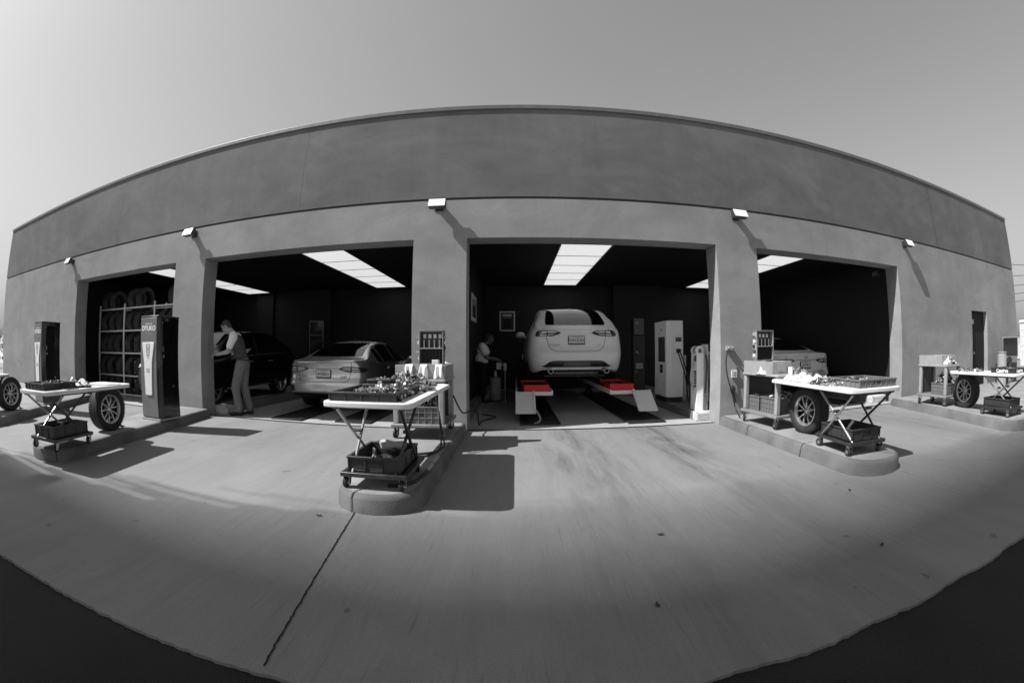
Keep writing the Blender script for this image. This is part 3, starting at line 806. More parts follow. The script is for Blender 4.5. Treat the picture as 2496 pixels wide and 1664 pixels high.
# --- silver sedan
def sedan_rear(c, plate_txt, state, badge=None, lampshape=0):
    c.patch('rear_window', [(-.60, 1.10), (-.3, 1.088), (.3, 1.088), (.60, 1.10), (.55, 1.25), (.50, 1.345), (.45, 1.38), (-.45, 1.38), (-.50, 1.345), (-.55, 1.25)], 'rear', 'glass', step=.055)
    side_windows(c, SEDAN, ([(.95, .985), (1.32, .985), (1.32, 1.27), (1.12, 1.23)], [(1.37, .985), (2.15, .97), (2.15, 1.36), (1.7, 1.35), (1.40, 1.29)], [(2.22, .97), (3.25, .945), (2.95, 1.15), (2.55, 1.34), (2.22, 1.36)]))
    TLs = [(.335, .865), (.36, .84), (.50, .80), (.66, .79), (.80, .79), (.845, .80), (.86, .85), (.80, .885), (.60, .905), (.42, .90)]
    for mf in (lambda p: p, mirror):
        l = c.patch('tail_lamp', mf(TLs), 'rear', 'lens', off=.012, step=.028)
        c.patch('lamp_segment', mf([(.40, .868), (.59, .858), (.59, .885), (.46, .884)]), 'rear', 'lensl', l, .017, .02)
        c.patch('lamp_segment', mf([(.42, .838), (.59, .822), (.59, .842), (.44, .850)]), 'rear', 'lensl', l, .017, .02)
        c.patch('lamp_segment', mf([(.625, .852), (.76, .842), (.72, .878), (.625, .884)]), 'rear', 'lensl', l, .017, .02)
        c.patch('lamp_segment', mf([(.625, .808), (.77, .808), (.74, .828), (.625, .832)]), 'rear', 'lensl', l, .017, .02)
    c.line('boot_seam', [(-.62, .99), (-.615, .90), (-.58, .76), (-.54, .64), (-.44, .605), (0, .598), (.44, .605), (.54, .64), (.58, .76), (.615, .90), (.62, .99)], 'rear', .0045, 'dark')
    c.line('boot_crease', [(-.33, .872), (0, .868), (.33, .872)], 'rear', .006, 'dark')
    c.patch('bumper_insert', [(-.76, .33), (-.70, .385), (.70, .385), (.76, .33), (.62, .27), (-.62, .27)], 'rear', 'blackp', off=.014, step=.05)
    c.line('bumper_trim', [(-.72, .375), (-.4, .352), (.4, .352), (.72, .375)], 'rear', .009, 'steel')
    for mf in (lambda p: p, mirror): c.patch('bumper_vent', mf([(.64, .42), (.77, .41), (.785, .52), (.67, .535)]), 'rear', 'steeld', off=.008, step=.03)
    c.plate(.755, plate_txt, state)
    for s in (-1, 1):
        b = MB(); b.ell((s * 1.03, 3.2, 1.0), (.12, .065, .075), 14); b.bar((s * .85, 3.22, .95), (s * .98, 3.2, .96), .05, .05); b.build('door_mirror', 'psilver' if c.paint != 'pwhite' else 'pwhite', c.t)
        for y in (1.62, 2.62):
            h, nn, _, _ = c.bvh.ray_cast(Vector((s * 3, y, .84)), Vector((-s, 0, 0)))
            b = MB(); b.bb(h.x - s * .01, h.x + s * .03, y - .1, y + .1, .825, .855); b.build('door_handle', 'chrome', c.t, .008)
        c.line('door_seam', [(2.2, .97), (2.2, .6), (2.22, .3)], 'side', .004, 'dark', side=s)
        c.line('window_trim', [(.93, .978), (1.6, .978), (2.4, .96), (3.26, .935)], 'side', .007, 'chrome', side=s)
c = Car(SEDAN, 'silver_sedan', 'silver sedan parked in the bay, seen from behind', 'psilver', (-3.69, 7.36, .005), scale=.985); c.paint = 'psilver'
sedan_rear(c, '9V2E0U1', 'CALIFORNIA')
text('A380', .05, 'ink', c.t, facing(.44, c.at_rear(.44, .70).y - .003, .70), 'badge', sx=1.25)
text('LIMITED', .024, 'inkg', c.t, facing(.42, c.at_rear(.42, .665).y - .003, .665), 'badge', sx=1.2)
text('J.  E', .05, 'ink', c.t, facing(-.45, c.at_rear(-.45, .70).y - .003, .70), 'badge')
b = MB(); b.add([(-.015, 1.75, 1.41), (.015, 1.75, 1.41), (.015, 1.92, 1.43), (-.015, 1.92, 1.43), (0, 1.8, 1.48), (0, 1.83, 1.475)], [(0, 1, 4), (1, 2, 5, 4), (2, 3, 5), (3, 0, 4, 5), (0, 3, 2, 1)]); b.build('roof_aerial', 'blackp', c.t)
# --- white sedan in the right bay
c = Car(SEDAN, 'white_sedan', 'white sedan in the right bay with its boot behind the tool cart', 'pwhite', (6.85, 8.12, .005), scale=1.04); c.paint = 'pwhite'
sedan_rear(c, '1X1FX1', 'ARIZONA')
p = c.at_rear(0, .945)
b = MB(); T = TR(0, p.y - .004, .945, 0, 0, pi / 2); b.lathe([(.036, -.004), (.036, .006), (.045, .006), (.045, -.004)], 24, 0, T, close=True); b.build('boot_emblem', 'steeld', c.t)
text('7', .055, 'ink', c.t, facing(0, p.y - .008, .945), 'badge')
# --- black car in shadow, nose towards the forecourt
c = Car(SUV, 'black_estate_car', 'black car parked nose out in shadow behind the leaning mechanic', 'pblack', (-7.36, 11.15, .005), pi, scale=1.03)
side_windows(c, SUV, ([(.75, 1.13), (1.15, 1.12), (1.15, 1.46), (1.0, 1.44)], [(1.2, 1.10), (2.05, 1.07), (2.05, 1.54), (1.22, 1.49)], [(2.12, 1.07), (3.15, 1.04), (2.75, 1.40), (2.5, 1.51), (2.12, 1.54)]), sides=(-1,))
c.patch('windscreen', [(-.56, 1.2), (.56, 1.2), (.5, 1.53), (-.5, 1.53)], 'front', 'glass', step=.08)
b = MB(); b.ell((-1.06, 3.1, 1.12), (.13, .07, .08), 14); b.bar((-.86, 3.12, 1.06), (-1.0, 3.1, 1.08), .05, .05); b.build('door_mirror', 'psilver', c.t)
c.line('window_trim', [(.7, 1.105), (1.6, 1.075), (2.4, 1.05), (3.2, 1.03)], 'side', .006, 'steel', side=-1)
c.line('roof_rail', [(.95, 1.56), (1.5, 1.60), (2.2, 1.61), (2.7, 1.545)], 'side', .014, 'chrome', side=-1)
for y in (1.55, 2.45):
    h, nn, _, _ = c.bvh.ray_cast(Vector((-3, y, .9)), Vector((1, 0, 0)))
    b = MB(); b.bb(h.x - .03, h.x + .01, y - .1, y + .1, .885, .915); b.build('door_handle', 'steel', c.t, .008)
c.line('sill_trim', [(1.45, .33), (2.4, .31), (3.35, .33)], 'side', .012, 'steel', side=-1)
for mf in (lambda p: p, mirror): c.patch('headlamp', mf([(.42, .80), (.80, .78), (.80, .86), (.5, .86)]), 'front', 'lensl', off=.01, step=.04)
c.patch('grille', [(-.36, .55), (.36, .55), (.32, .78), (-.32, .78)], 'front', 'blackp', off=.01, step=.05)
# ------------------------------------------------------------------ car lift
t = thing('car_lift', 'two runway car lift with red wheel stops and white drop ramps', 'car lift', (0, 0, 0))
for x0, x1, f0, f1 in ((0., .66, 0., .34), (1.69, 2.16, 2.1, 2.46)):
    b = MB(); b.bb(x0 + .03, x1 - .03, 7.33, 12.2, .41, .462, 1)
    b.bb(x0, x0 + .03, 7.3, 12.2, .40, .485); b.bb(x1 - .03, x1, 7.3, 12.2, .40, .485); b.bb(x0 + .03, x1 - .03, 7.3, 7.33, .40, .47)
    b.build('runway', ['whitep', 'mat'], t, .006)
    b = MB(); y0, z0, y1, z1 = 7.295, .47, 6.84, .155; dx = f1 - f0
    vs = []
    for (u, v) in ((0, 0), (1, 0), (1, 1), (0, 1)): vs.append((f0 + dx * u, y0 + (y1 - y0) * v, z0 + (z1 - z0) * v))
    n = Vector((0, -(z0 - z1), y0 - y1)).normalized() * .02
    b.add(vs + [tuple(Vector(p) - n) for p in vs], [(0, 1, 2, 3), (7, 6, 5, 4), (0, 4, 5, 1), (1, 5, 6, 2), (2, 6, 7, 3), (3, 7, 4, 0)])
    fl = b.build('drop_ramp', 'whitep', t, .008)
    for u in (.03, .93):
        a = Vector((f0 + dx * u, y0, z0)); c_ = Vector((f0 + dx * u, y1, z1)); b = MB(); b.bar(a + n * .3, c_ + n * .3, .022, .03); b.build('ramp_edge', 'whitep', fl, .003)
    sx0, sx1 = (x0 + .15, x1 - .06) if x0 < 1 else (x0 + .01, x1 - .01)
    b = MB(); b.bb(sx0, sx1, 7.36, 7.385, .463, .585); b.build('wheel_stop', 'red', t, .004)
    so_ = t.children[-1]
    b = MB()
    for x in ((sx0 - .05 if x0 < 1 else sx0, sx0), (sx1 - .02, sx1 - .02)):
        b.add([(x[1], 7.37, .465), (x[1], 7.37, .58), (x[0], 8.3, .59), (x[0], 8.3, .57), (x[1] + .015, 7.37, .465), (x[1] + .015, 7.37, .58), (x[0] + .015, 8.3, .59), (x[0] + .015, 8.3, .57)],
              [(0, 1, 2, 3), (7, 6, 5, 4), (0, 4, 5, 1), (1, 5, 6, 2), (2, 6, 7, 3), (3, 7, 4, 0)])
    b.bb(sx0 - .05 if x0 < 1 else sx0, sx1 - .01, 8.28, 8.30, .57, .60)
    b.build('stop_rail', 'red', so_)
    for y in (8.2, 10.4):
        b = MB(); b.bb(x0 + .2, x1 - .2, y, y + .9, .30, .4)
        b.bar((x0 + .25, y, .05), (x0 + .25, y + .8, .34), .06, .05); b.bar((x1 - .25, y + .8, .05), (x1 - .25, y, .34), .06, .05)
        b.build('scissor_arm', 'mat', t)
b = MB(); b.tube([(.34, 6.9, .2), (.39, 6.82, .12), (.40, 6.74, .06), (.36, 6.66, .03), (.30, 6.62, .02)], .018); b.build('air_hose', 'cartlight', t)

# ------------------------------------------------------------------ charging kiosks on the left islands
def kiosk():
    t = thing('charging_kiosk', '', 'charging kiosk', (0, 0, 0), 0, 'black and grey charging kiosks with white tapered fronts')
    w, d, h = .225, .23, 1.53
    b = MB(); b.prism([(-w, -d), (w - .03, -d), (w, -d + .05), (w, d), (-w, d)], .03, h); b.build('cabinet', 'gloss', t, .012)
    b = MB(); b.bb(-w + .004, w - .034, -d - .012, -d - .001, .05, h - .01); fp = b.build('front_panel', 'pumpgrey', t, .006)
    pol = [(-.165, 1.155), (-.165, 1.13), (-.115, .86), (-.10, .40), (-.085, .375), (.055, .375), (.07, .40), (.085, .86), (.14, 1.13), (.14, 1.155)]
    b = MB(); b.prism(pol, 0, .012, 0, TR(0, -d - .012, 0) @ FRONT); b.build('white_panel', 'evwhite', t, .003)
    b = MB(); b.bb(-w - .01, w + .01, -d - .02, d + .01, 0, .03); b.build('plinth', 'cartlight', t, .004)
    b = MB(); b.bb(-w - .004, w + .004, -d - .014, d + .004, h, h + .018); b.build('top_cap', 'steeld', t, .005)
    f = lambda x, z: facing(x, -d - .0245, z)
    f2 = lambda x, z: facing(x, -d - .0125, z)
    text('DTUKO', .095, 'inkw', fp, f2(-.015, 1.36), sx=1.05, bold=.003); text('SPEEDLINE', .034, 'inkw', fp, f2(-.01, 1.425), sx=1.1); text('—  ———', .03, 'inkw', fp, f2(-.02, 1.285))
    b = MB()
    for (z, r0) in ((1.075, .045),):
        b.bb(-.06, -.048, 0, .004, 1.0, 1.13); b.bb(.022, .034, 0, .004, 1.0, 1.13); b.bb(-.048, .022, 0, .004, 1.118, 1.13); b.bb(-.048, .022, 0, .004, 1.0, 1.012)
        b.bb(-.03, .004, 0, .004, 1.03, 1.095); b.bb(-.045, .02, 0, .004, .955, .985); b.bb(-.02, -.006, 0, .004, .915, .955)
    b.v = [(x, y - d - .027, z) for x, y, z in b.v]; b.build('plug_symbol', 'inkg', t)
    text('BCD EFG\nHIJ KLM\nNOP QRS', .022, 'inkg', t, f(-.012, .74))
    s = lambda y, z: facing(w + .0015, y, z, pi / 2)
    text('Gears', .065, 'inkw', t, s(.07, 1.44)); text('EV1', .03, 'inkw', t, s(-.12, 1.44), sx=1.2)
    b = MB()
    for z, r in ((1.30, .043), (1.20, .047)):
        T = TR(w + .001, .04, z); b.lathe([(r, 0), (r, .003), (r - .013, .003), (r - .013, 0)], 24, 0, T, close=True); b.lathe([(.02, 0), (.02, .003), (.009, .003), (.009, 0)], 16, 0, T, close=True)
    b.build('ring_symbol', 'inkw', t)
    b = MB(); b.bb(w, w + .012, -.13, -.115, 1.02, 1.10); b.build('door_latch', 'alu', t); b = MB(); b.bb(w, w + .02, -.13, -.11, .93, .97); b.build('door_latch', 'alu', t)
    for y, z in ((-.17, .9), (.09, .5)): b = MB(); b.cyl((w, y, z), (w + .014, y, z), .014); b.build('lock', 'alu', t)
    b = MB(); b.bb(w, w + .004, -.14, .16, .08, 1.47); b.build('side_door', 'gloss', t, .003)
    return t
k1 = kiosk(); k1.location = (-5.39, 4.69, .15); k1['label'] = 'near charging kiosk at the foot of the pier beside the leaning mechanic'
dup(k1, (-8.95, 4.27, .15), 0., 'distant charging kiosk on the far left island against the wall')
k1.scale = (1, 1, 1)

# ------------------------------------------------------------------ casters, crates, wheels
def caster(parent, x, y, h=.11, r=.042, rz=0.):
    b = MB(); T = TR(x, y, 0, 0, 0, rz)
    b.lathe([(.012, -.016), (r * .86, -.016), (r, -.011), (r, .011), (r * .86, .016), (.012, .016)], 20, 0, T @ TR(-.015, 0, r))
    o = b.build('caster', 'tyre', parent)
    b = MB()
    for s in (-1, 1): b.add([(s * .022 - .0, -.022, h), (s * .022, .03, h), (s * .022, -.002, r - .014), (s * .022, -.03, r - .014), (s * .025, -.022, h), (s * .025, .03, h), (s * .025, -.002, r - .014), (s * .025, -.03, r - .014)], [(0, 1, 2, 3), (7, 6, 5, 4), (0, 4, 5, 1), (1, 5, 6, 2), (2, 6, 7, 3), (3, 7, 4, 0)], 0, T)
    b.bb(-.028, .028, -.03, .034, h, h + .006, 0, T); b.cyl((-.026, -.015, r), (.026, -.015, r), .008, n=10, T=T); b.lathe([(.001, -.02), (.02, -.02), (.02, .02), (.001, .02)], 14, 0, T @ TR(-.015, 0, r))
    b.build('fork', 'steel', o)
def crate(name, label, loc, rz, w, d, h, mat, group=None, ribs=5, slots=True):
    """open stacking crate: thin walls, ribs, rim"""
    t = thing(name, label, 'crate', loc, rz, group)
    b = MB(); k = .012
    b.bb(-w, w, -d, d, 0, .012)
    b.bb(-w, w, -d, -d + k, .012, h); b.bb(-w, w, d - k, d, .012, h); b.bb(-w, -w + k, -d + k, d - k, .012, h); b.bb(w - k, w, -d + k, d - k, .012, h)
    for i in range(ribs + 1):
        x = -w + 2 * w * i / ribs
        for s in (-1, 1): b.bb(x - .006, x + .006, s * d, s * (d + .009), .004, h - .012)
        y = -d + 2 * d * i / ribs
        for s in (-1, 1): b.bb(s * w, s * (w + .009), y - .006, y + .006, .004, h - .012)
    if h > .16:
        for z in (h * .33, h * .66):
            for s in (-1, 1): b.bb(-w, w, s * d, s * (d + .008), z - .005, z + .005); b.bb(s * w, s * (w + .008), -d, d, z - .005, z + .005)
    b.build('crate_wall', mat, t, .002)
    b = MB()
    for s in (-1, 1):
        b.bb(-w - .014, w + .014, s * (d - k - .002), s * (d + .014), h - .012, h + .004); b.bb(s * (w - k - .002), s * (w + .014), -d + k, d - k, h - .012, h + .003)
    b.build('rim', mat, t, .003)
    for s in (-1, 1): b = MB(); b.bb(-.06, .06, s * (d + .0005), s * (d + .004), h * .45, h * .75); b.build('grip', 'blackp', t)
    return t
def stand_wheel(label, x, y, flip, tilt=.0, rz=0.):
    r = .283
    t = thing('wheel_assembly', label, 'wheel', (x, y, .15), rz + (pi if flip else 0), 'alloy wheels standing on the islands')
    wheel_parts(t, r, .215, TR(0, 0, r, 0, 0, 0) @ TR(rx=rnd.uniform(0, 6)), r * .64, name='tyre')
    b = MB(); b.bar((-.02, .14, .22), (-.05, .30, .01), .03, .02); b.bb(-.09, -.01, .27, .34, 0, .012); b.build('prop_stand', 'steeld', t, .003)
    return t
stand_wheel('alloy wheel standing behind the left parts table, beside the kiosk', -5.26, 3.48, False, rz=.10)
stand_wheel('alloy wheel at the far left edge, on the far left island', -8.42, 3.08, False, rz=.2)
w3 = stand_wheel('alloy wheel between the cart and the table, on the pier island beside the lift bay', 3.62, 4.22, True, rz=.12)
w4 = stand_wheel('alloy wheel against the small cart, near the service door', 7.58, 4.0, True, rz=-.15)
for w_ in (w3, w4):
    for ch in w_.children:
        if ch.name.startswith('prop'): bpy.data.objects.remove(ch)

# ------------------------------------------------------------------ loose pieces
def bits(name, label, loc, n, ax, ay, hz, seed, mats=('bits', 'bitsd'), sz=.02, rz=0., cat='parts'):
    g = random.Random(seed); b = MB()
    for i in range(n):
        x, y = g.uniform(-1, 1), g.uniform(-1, 1); x *= abs(x) ** .3; y *= abs(y) ** .3
        z = hz * max(0, 1 - x * x * .7 - y * y * .7) * g.uniform(.2, 1.)
        s = sz * g.uniform(.5, 1.4); m = 0 if g.random() < .62 else 1
        T = TR(x * ax, y * ay, z + s * .4, g.uniform(0, 3), g.uniform(0, 3), g.uniform(0, 3)); k = g.random()
        if k < .3: b.cyl((0, 0, -s * .4), (0, 0, s * .4), s, n=6, mat=m, T=T)
        elif k < .55: b.cyl((0, 0, -s * 1.6), (0, 0, s * 1.6), s * .35, n=7, mat=m, T=T); b.cyl((0, 0, s * 1.2), (0, 0, s * 1.7), s * .7, n=6, mat=m, T=T)
        elif k < .8: b.lathe([(s * .5, -s * .2), (s, -s * .2), (s, s * .2), (s * .5, s * .2)], 10, m, T, close=True)
        else: b.box((0, 0, 0), (s * 1.6, s, s * .7), m, T=T)
    o = b.build(name, mats); o.location = loc; o.rotation_euler = (0, 0, rz)
    return tag(o, label, cat, kind='stuff')
def rag(label, loc, rx, ry, h, seed, mat='rag', cat='rag'):
    g = random.Random(seed); b = MB(); n = 22; vs = []
    ph = [g.uniform(0, 6) for _ in range(8)]
    for j in range(n):
        for i in range(n):
            u, v = i / (n - 1) * 2 - 1, j / (n - 1) * 2 - 1
            rr = min(1, sqrt(u * u + v * v)); e = max(0, 1 - rr ** 2.2)
            z = h * e * (.6 + .3 * sin(4 * u + ph[0] + 2 * v) + .25 * sin(7 * v + ph[1] - 2 * u) + .15 * sin(12 * u + ph[2]) * cos(10 * v + ph[3]))
            k = 1 + .12 * sin(3 * atan2(v, u) + ph[4]) + .08 * sin(7 * atan2(v, u) + ph[5])
            vs.append((u * rx * k, v * ry * k, max(.003, z)))
    b.add(vs, [(j * n + i, j * n + i + 1, (j + 1) * n + i + 1, (j + 1) * n + i) for j in range(n - 1) for i in range(n - 1)])
    o = b.build('crumpled_rag', mat, sharp=60); o.location = loc
    s = o.modifiers.new('thick', 'SOLIDIFY'); s.thickness = .003; s.offset = 1
    return tag(o, label, cat)
def bottle(label, loc, h=.16, r=.03, mat='white', cap='blackp', pump=False):
    t = thing('bottle', label, 'bottle', loc)
    b = MB(); T = TR(ry=-pi / 2); b.lathe([(.001, 0), (r * .95, 0), (r, .008), (r, h * .62), (r * .8, h * .72), (r * .38, h * .78), (r * .38, h * .84), (.001, h * .84)], 20, 0, T); b.build('bottle_body', mat, t)
    b = MB(); b.cyl((0, 0, h * .82), (0, 0, h), r * .45, r * .4, 12)
    if pump: b.bb(-r * 1.1, r * .3, -.008, .008, h, h * 1.06)
    b.build('cap', cap, t)
    return t

# ------------------------------------------------------------------ wheeled folding tables
def table(label, loc, rz, L=1.6, W=.68, H=.69, group='white folding tables on wheeled bases'):
    t = thing('folding_table', label, 'table', loc, rz, group)
    b = MB(); k = .07; hw = W / 2
    poly = [(-hw + k, 0), (hw - k, 0), (hw - .02, .02), (hw, k), (hw, L - k), (hw - k, L), (-hw + k, L), (-hw, L - k), (-hw, k), (-hw + .02, .02)]
    b.prism(poly, H - .042, H); b.build('tabletop', 'white', t, .008)
    b = MB()
    for s in (-1, 1): b.bb(s * (hw - .09) - .012, s * (hw - .09) + .012, .05, L - .1, H - .062, H - .0425)
    b.build('top_rail', 'steeld', t)
    hx = hw - .10; y0, y1 = .08, .72
    for s in (-1, 1):
        b = MB(); b.cyl((s * hx, y0, H - .055), (s * (hx - .05), y1 - .05, .125), .013, n=10); b.build('leg', 'alu' if s < 0 else 'steeld', t)
        b = MB(); b.cyl((s * (hx - .028), y1, H - .055), (s * (hx - .078), y0 + .05, .125), .013, n=10); b.build('leg', 'steel' if s < 0 else 'steeld', t)
        b = MB(); b.cyl((s * (hx + .0), (y0 + y1) / 2, .41), (s * (hx - .075), (y0 + y1) / 2, .41), .016, n=10); b.build('pivot', 'steeld', t)
    b = MB(); dx, dy0, dy1 = .265, .10, .74
    b.bb(-dx, dx, dy0, dy0 + .04, .10, .135); b.bb(-dx, dx, dy1 - .04, dy1, .10, .135); b.bb(-dx, -dx + .04, dy0 + .04, dy1 - .04, .102, .133); b.bb(dx - .04, dx, dy0 + .04, dy1 - .04, .102, .133); b.bb(-dx + .04, dx - .04, dy0 + .04, dy1 - .04, .108, .118)
    b.build('base_frame', 'steeld', t, .004)
    for x in (-dx + .04, dx - .04):
        for y in (dy0 + .05, dy1 - .05): caster(t, x, y, .098, .042, rnd.uniform(-.5, .5))
    return t
def at(t, x, y, z):   # a point in a thing's own frame -> world
    c_, s_ = cos(t.rotation_euler.z), sin(t.rotation_euler.z)
    return (t.location.x + c_ * x - s_ * y, t.location.y + s_ * x + c_ * y, t.location.z + z)
tables = {}
for key, label, loc, rz, L, W, H in (('C', 'white folding table in the centre, nearest the camera, large tray on top', (-1.06, 2.76, .15), .0, 1.75, .70, .685),
                            ('R', 'white folding table right of the lift bay, its near end at the kerb nose', (3.42, 2.86, .15), -.10, 1.7, .76, .66),
                            ('L', 'white folding table beside a standing wheel, left of the tyre bay kiosk', (-4.80, 2.06, .15), .17, 1.5, .66, .625),
                            ('FR', 'white folding table at the far right, before the black kiosk screen', (7.22, 2.64, .15), -.12, 1.5, .62, .625),
                            ('FL', 'white table cut off by the left edge of the photo', (-8.45, 1.95, .15), .3, 1.2, .6, .60)):
    tables[key] = table(label, loc, rz, L, W, H)
tops = dict(C=.687, R=.662, L=.627, FR=.627, FL=.602)
# lower crates on the bases and trays on top
names = dict(C='centre table', R='table right of the lift bay', L='table by the left kiosk', FR='far right table')
for k in ('C', 'R', 'L', 'FR'):
    t = tables[k]
    crate('plastic_crate', 'dark open crate on the wheeled base of the ' + names[k], at(t, 0, .42, .136), t.rotation_euler.z, .205, .27, .115, 'crate', 'dark crates on the table bases', 3)
t = tables['C']; z = tops['C']
crate('parts_tray', 'large dark tray heaped with metal parts on the centre table', at(t, -.04, .42, z), 0, .255, .36, .062, 'crate', 'parts trays on the tables', 4)
bits('metal_parts', 'small bright metal parts heaped in the large centre tray', at(t, .02, .42, z + .012), 260, .21, .30, .065, 1)
bits('metal_parts', 'tall heap of bright fittings behind the large centre tray', at(t, .12, .98, z), 220, .16, .16, .15, 2)
crate('parts_tray', 'small dark box of washers behind the large centre tray', at(t, -.17, .93, z), 0, .10, .09, .10, 'crate', None, 3)
bits('metal_parts', 'washers filling the small box behind the large centre tray', at(t, -.17, .93, z + .085), 60, .08, .07, .02, 3, sz=.013)
bits('metal_parts', 'scattered fittings at the back of the centre table', at(t, .0, 1.45, z), 90, .24, .16, .05, 4)
# tools in the lower crate of the centre table
def tool_gun(label, loc, rz, ry=0.):
    t = thing('power_tool', label, 'power tool', loc, rz)
    b = MB(); b.cyl((-.09, 0, .05), (.07, 0, .05), .034, .040, 16); b.cyl((.07, 0, .05), (.10, 0, .05), .04, .026, 16); b.ell((-.09, 0, .05), (.03, .034, .034), 14); b.build('motor_housing', 'cartlight', t)
    b = MB(); b.cyl((.10, 0, .05), (.15, 0, .05), .02, .014, 12); b.build('chuck', 'blackp', t)
    b = MB(); b.bar((.0, -.02, .03), (-.02, -.13, .022), .034, .03); b.build('handle', 'blackp', t, .008)
    return t
tool_gun('grey cordless power tool across the crate below the centre table', at(t, .06, .52, .215), .35)
tool_gun('second power tool behind the first in the crate below the centre table', at(t, -.02, .62, .20), 2.6)
o = thing('pliers', 'pale open pliers standing in the crate below the centre table', 'pliers', at(t, -.05, .30, .16))
b = MB(); b.bar((-.04, 0, 0), (.0, .01, .075), .024, .016); b.bar((.045, 0, 0), (.005, .012, .075), .024, .016); b.build('handle', 'cartlight', o, .006)
b = MB(); b.bar((0, .01, .07), (.004, .015, .13), .036, .018); b.build('jaw', 'steel', o, .006)
rag('small rag in the front corner of the crate below the centre table', at(t, -.13, .22, .165), .05, .045, .04, 5)
bits('metal_parts', 'dark oddments in the crate below the centre table', at(t, .05, .36, .15), 60, .14, .18, .03, 6, ('bitsd', 'bits'))
t = tables['R']; z = tops['R']
crate('parts_tray', 'wide grey tray at the near end of the table right of the lift bay', at(t, .06, .34, z), t.rotation_euler.z, .27, .27, .075, 'cratemid', 'parts trays on the tables', 7)
bits('metal_parts', 'oddments in the wide grey tray right of the lift bay', at(t, -.02, .34, z + .012), 150, .2, .22, .05, 11)
bits('metal_parts', 'bright fittings left of the wide grey tray, right of the lift bay', at(t, -.25, .62, z), 170, .11, .2, .06, 12)
rag('long white rag across the middle of the table right of the lift bay', at(t, -.16, .98, z), .17, .2, .085, 13)
rag('smaller white rag near the cart end of the table right of the lift bay', at(t, -.2, 1.38, z), .13, .16, .07, 14)
b = MB(); b.cyl((-.13, 0, .06), (.10, 0, .06), .055, n=22); b.cyl((.1, 0, .06), (.125, 0, .06), .058, .04, 22); b.cyl((-.16, 0, .06), (-.13, 0, .06), .03, n=16); o = b.build('starter_motor', 'steeld'); o.location = at(t, .15, 1.30, z); o.rotation_euler = (0, 0, .5); tag(o, 'dark cylindrical starter motor on the table near the white sedan', 'car part')
b = MB(); b.bb(-.09, .09, -.06, .06, 0, .05); b.ell((.02, 0, .05), (.06, .05, .04), 12); o = b.build('starter_housing', 'white', None, .012); o.location = at(t, -.02, 1.45, z); tag(o, 'white rounded casing beside the dark starter motor', 'car part')
b = MB(); b.bar((-.05, .02, 0), (.02, .0, .085), .05, .006); o = b.build('manual_sheet', 'white'); o.location = at(t, .03, .44, .20); tag(o, 'pale folded sheet in the crate right of the lift bay', 'paper')
t = tables['L']; z = tops['L']
crate('parts_tray', 'dark tray at the near end of the table by the left kiosk', at(t, -.05, .33, z), t.rotation_euler.z, .20, .25, .065, 'crate', 'parts trays on the tables', 5)
bits('metal_parts', 'oddments in the dark tray by the left kiosk', at(t, -.05, .34, z + .012), 90, .15, .2, .045, 21, ('bitsd', 'bits'))
rag('white rag lying over parts on the table by the left kiosk', at(t, .08, .72, z + .02), .17, .12, .07, 22)
bits('metal_parts', 'parts under the white rag by the left kiosk', at(t, .0, .72, z), 120, .22, .14, .07, 23)
b = MB(); b.bb(-.14, .14, -.1, .1, 0, .006); o = b.build('metal_sheet', 'steeld', None, .002); o.location = at(t, .16, .42, z); o.rotation_euler = (0, 0, .3); tag(o, 'flat dark sheet beside the tray by the left kiosk', 'sheet')
rag('flat white cloth on the far end of the table by the left kiosk', at(t, .1, 1.15, z), .16, .2, .02, 24)
b = MB(); b.bar((-.09, 0, .0), (.09, .02, .03), .05, .008); o = b.build('paper', 'white'); o.location = at(t, .0, .44, .245); tag(o, 'white sheet lying in the crate below the table by the left kiosk', 'paper')
t = tables['FR']; z = tops['FR']
crate('parts_tray', 'dark tray with painted lettering on the far right table', at(t, .02, .32, z), t.rotation_euler.z, .22, .24, .07, 'crate', 'parts trays on the tables', 6)
bits('metal_parts', 'oddments in the tray on the far right table', at(t, .02, .32, z + .012), 90, .17, .2, .04, 31)
bits('metal_parts', 'small fittings at the cart end of the far right table', at(t, -.1, 1.1, z), 70, .16, .25, .035, 32)
text('Couriers', .075, 'inkw', [o for o in bpy.data.objects if o.get('label', '').startswith('dark tray with painted')][0], facing(-.02, -.252, .035), sx=.9, bold=.002)
text('Couriers', .075, 'inkw', [o for o in bpy.data.objects if o.get('label', '').startswith('dark tray with painted')][0], facing(-.2325, .0, .035, -pi / 2), sx=.9, bold=.002)

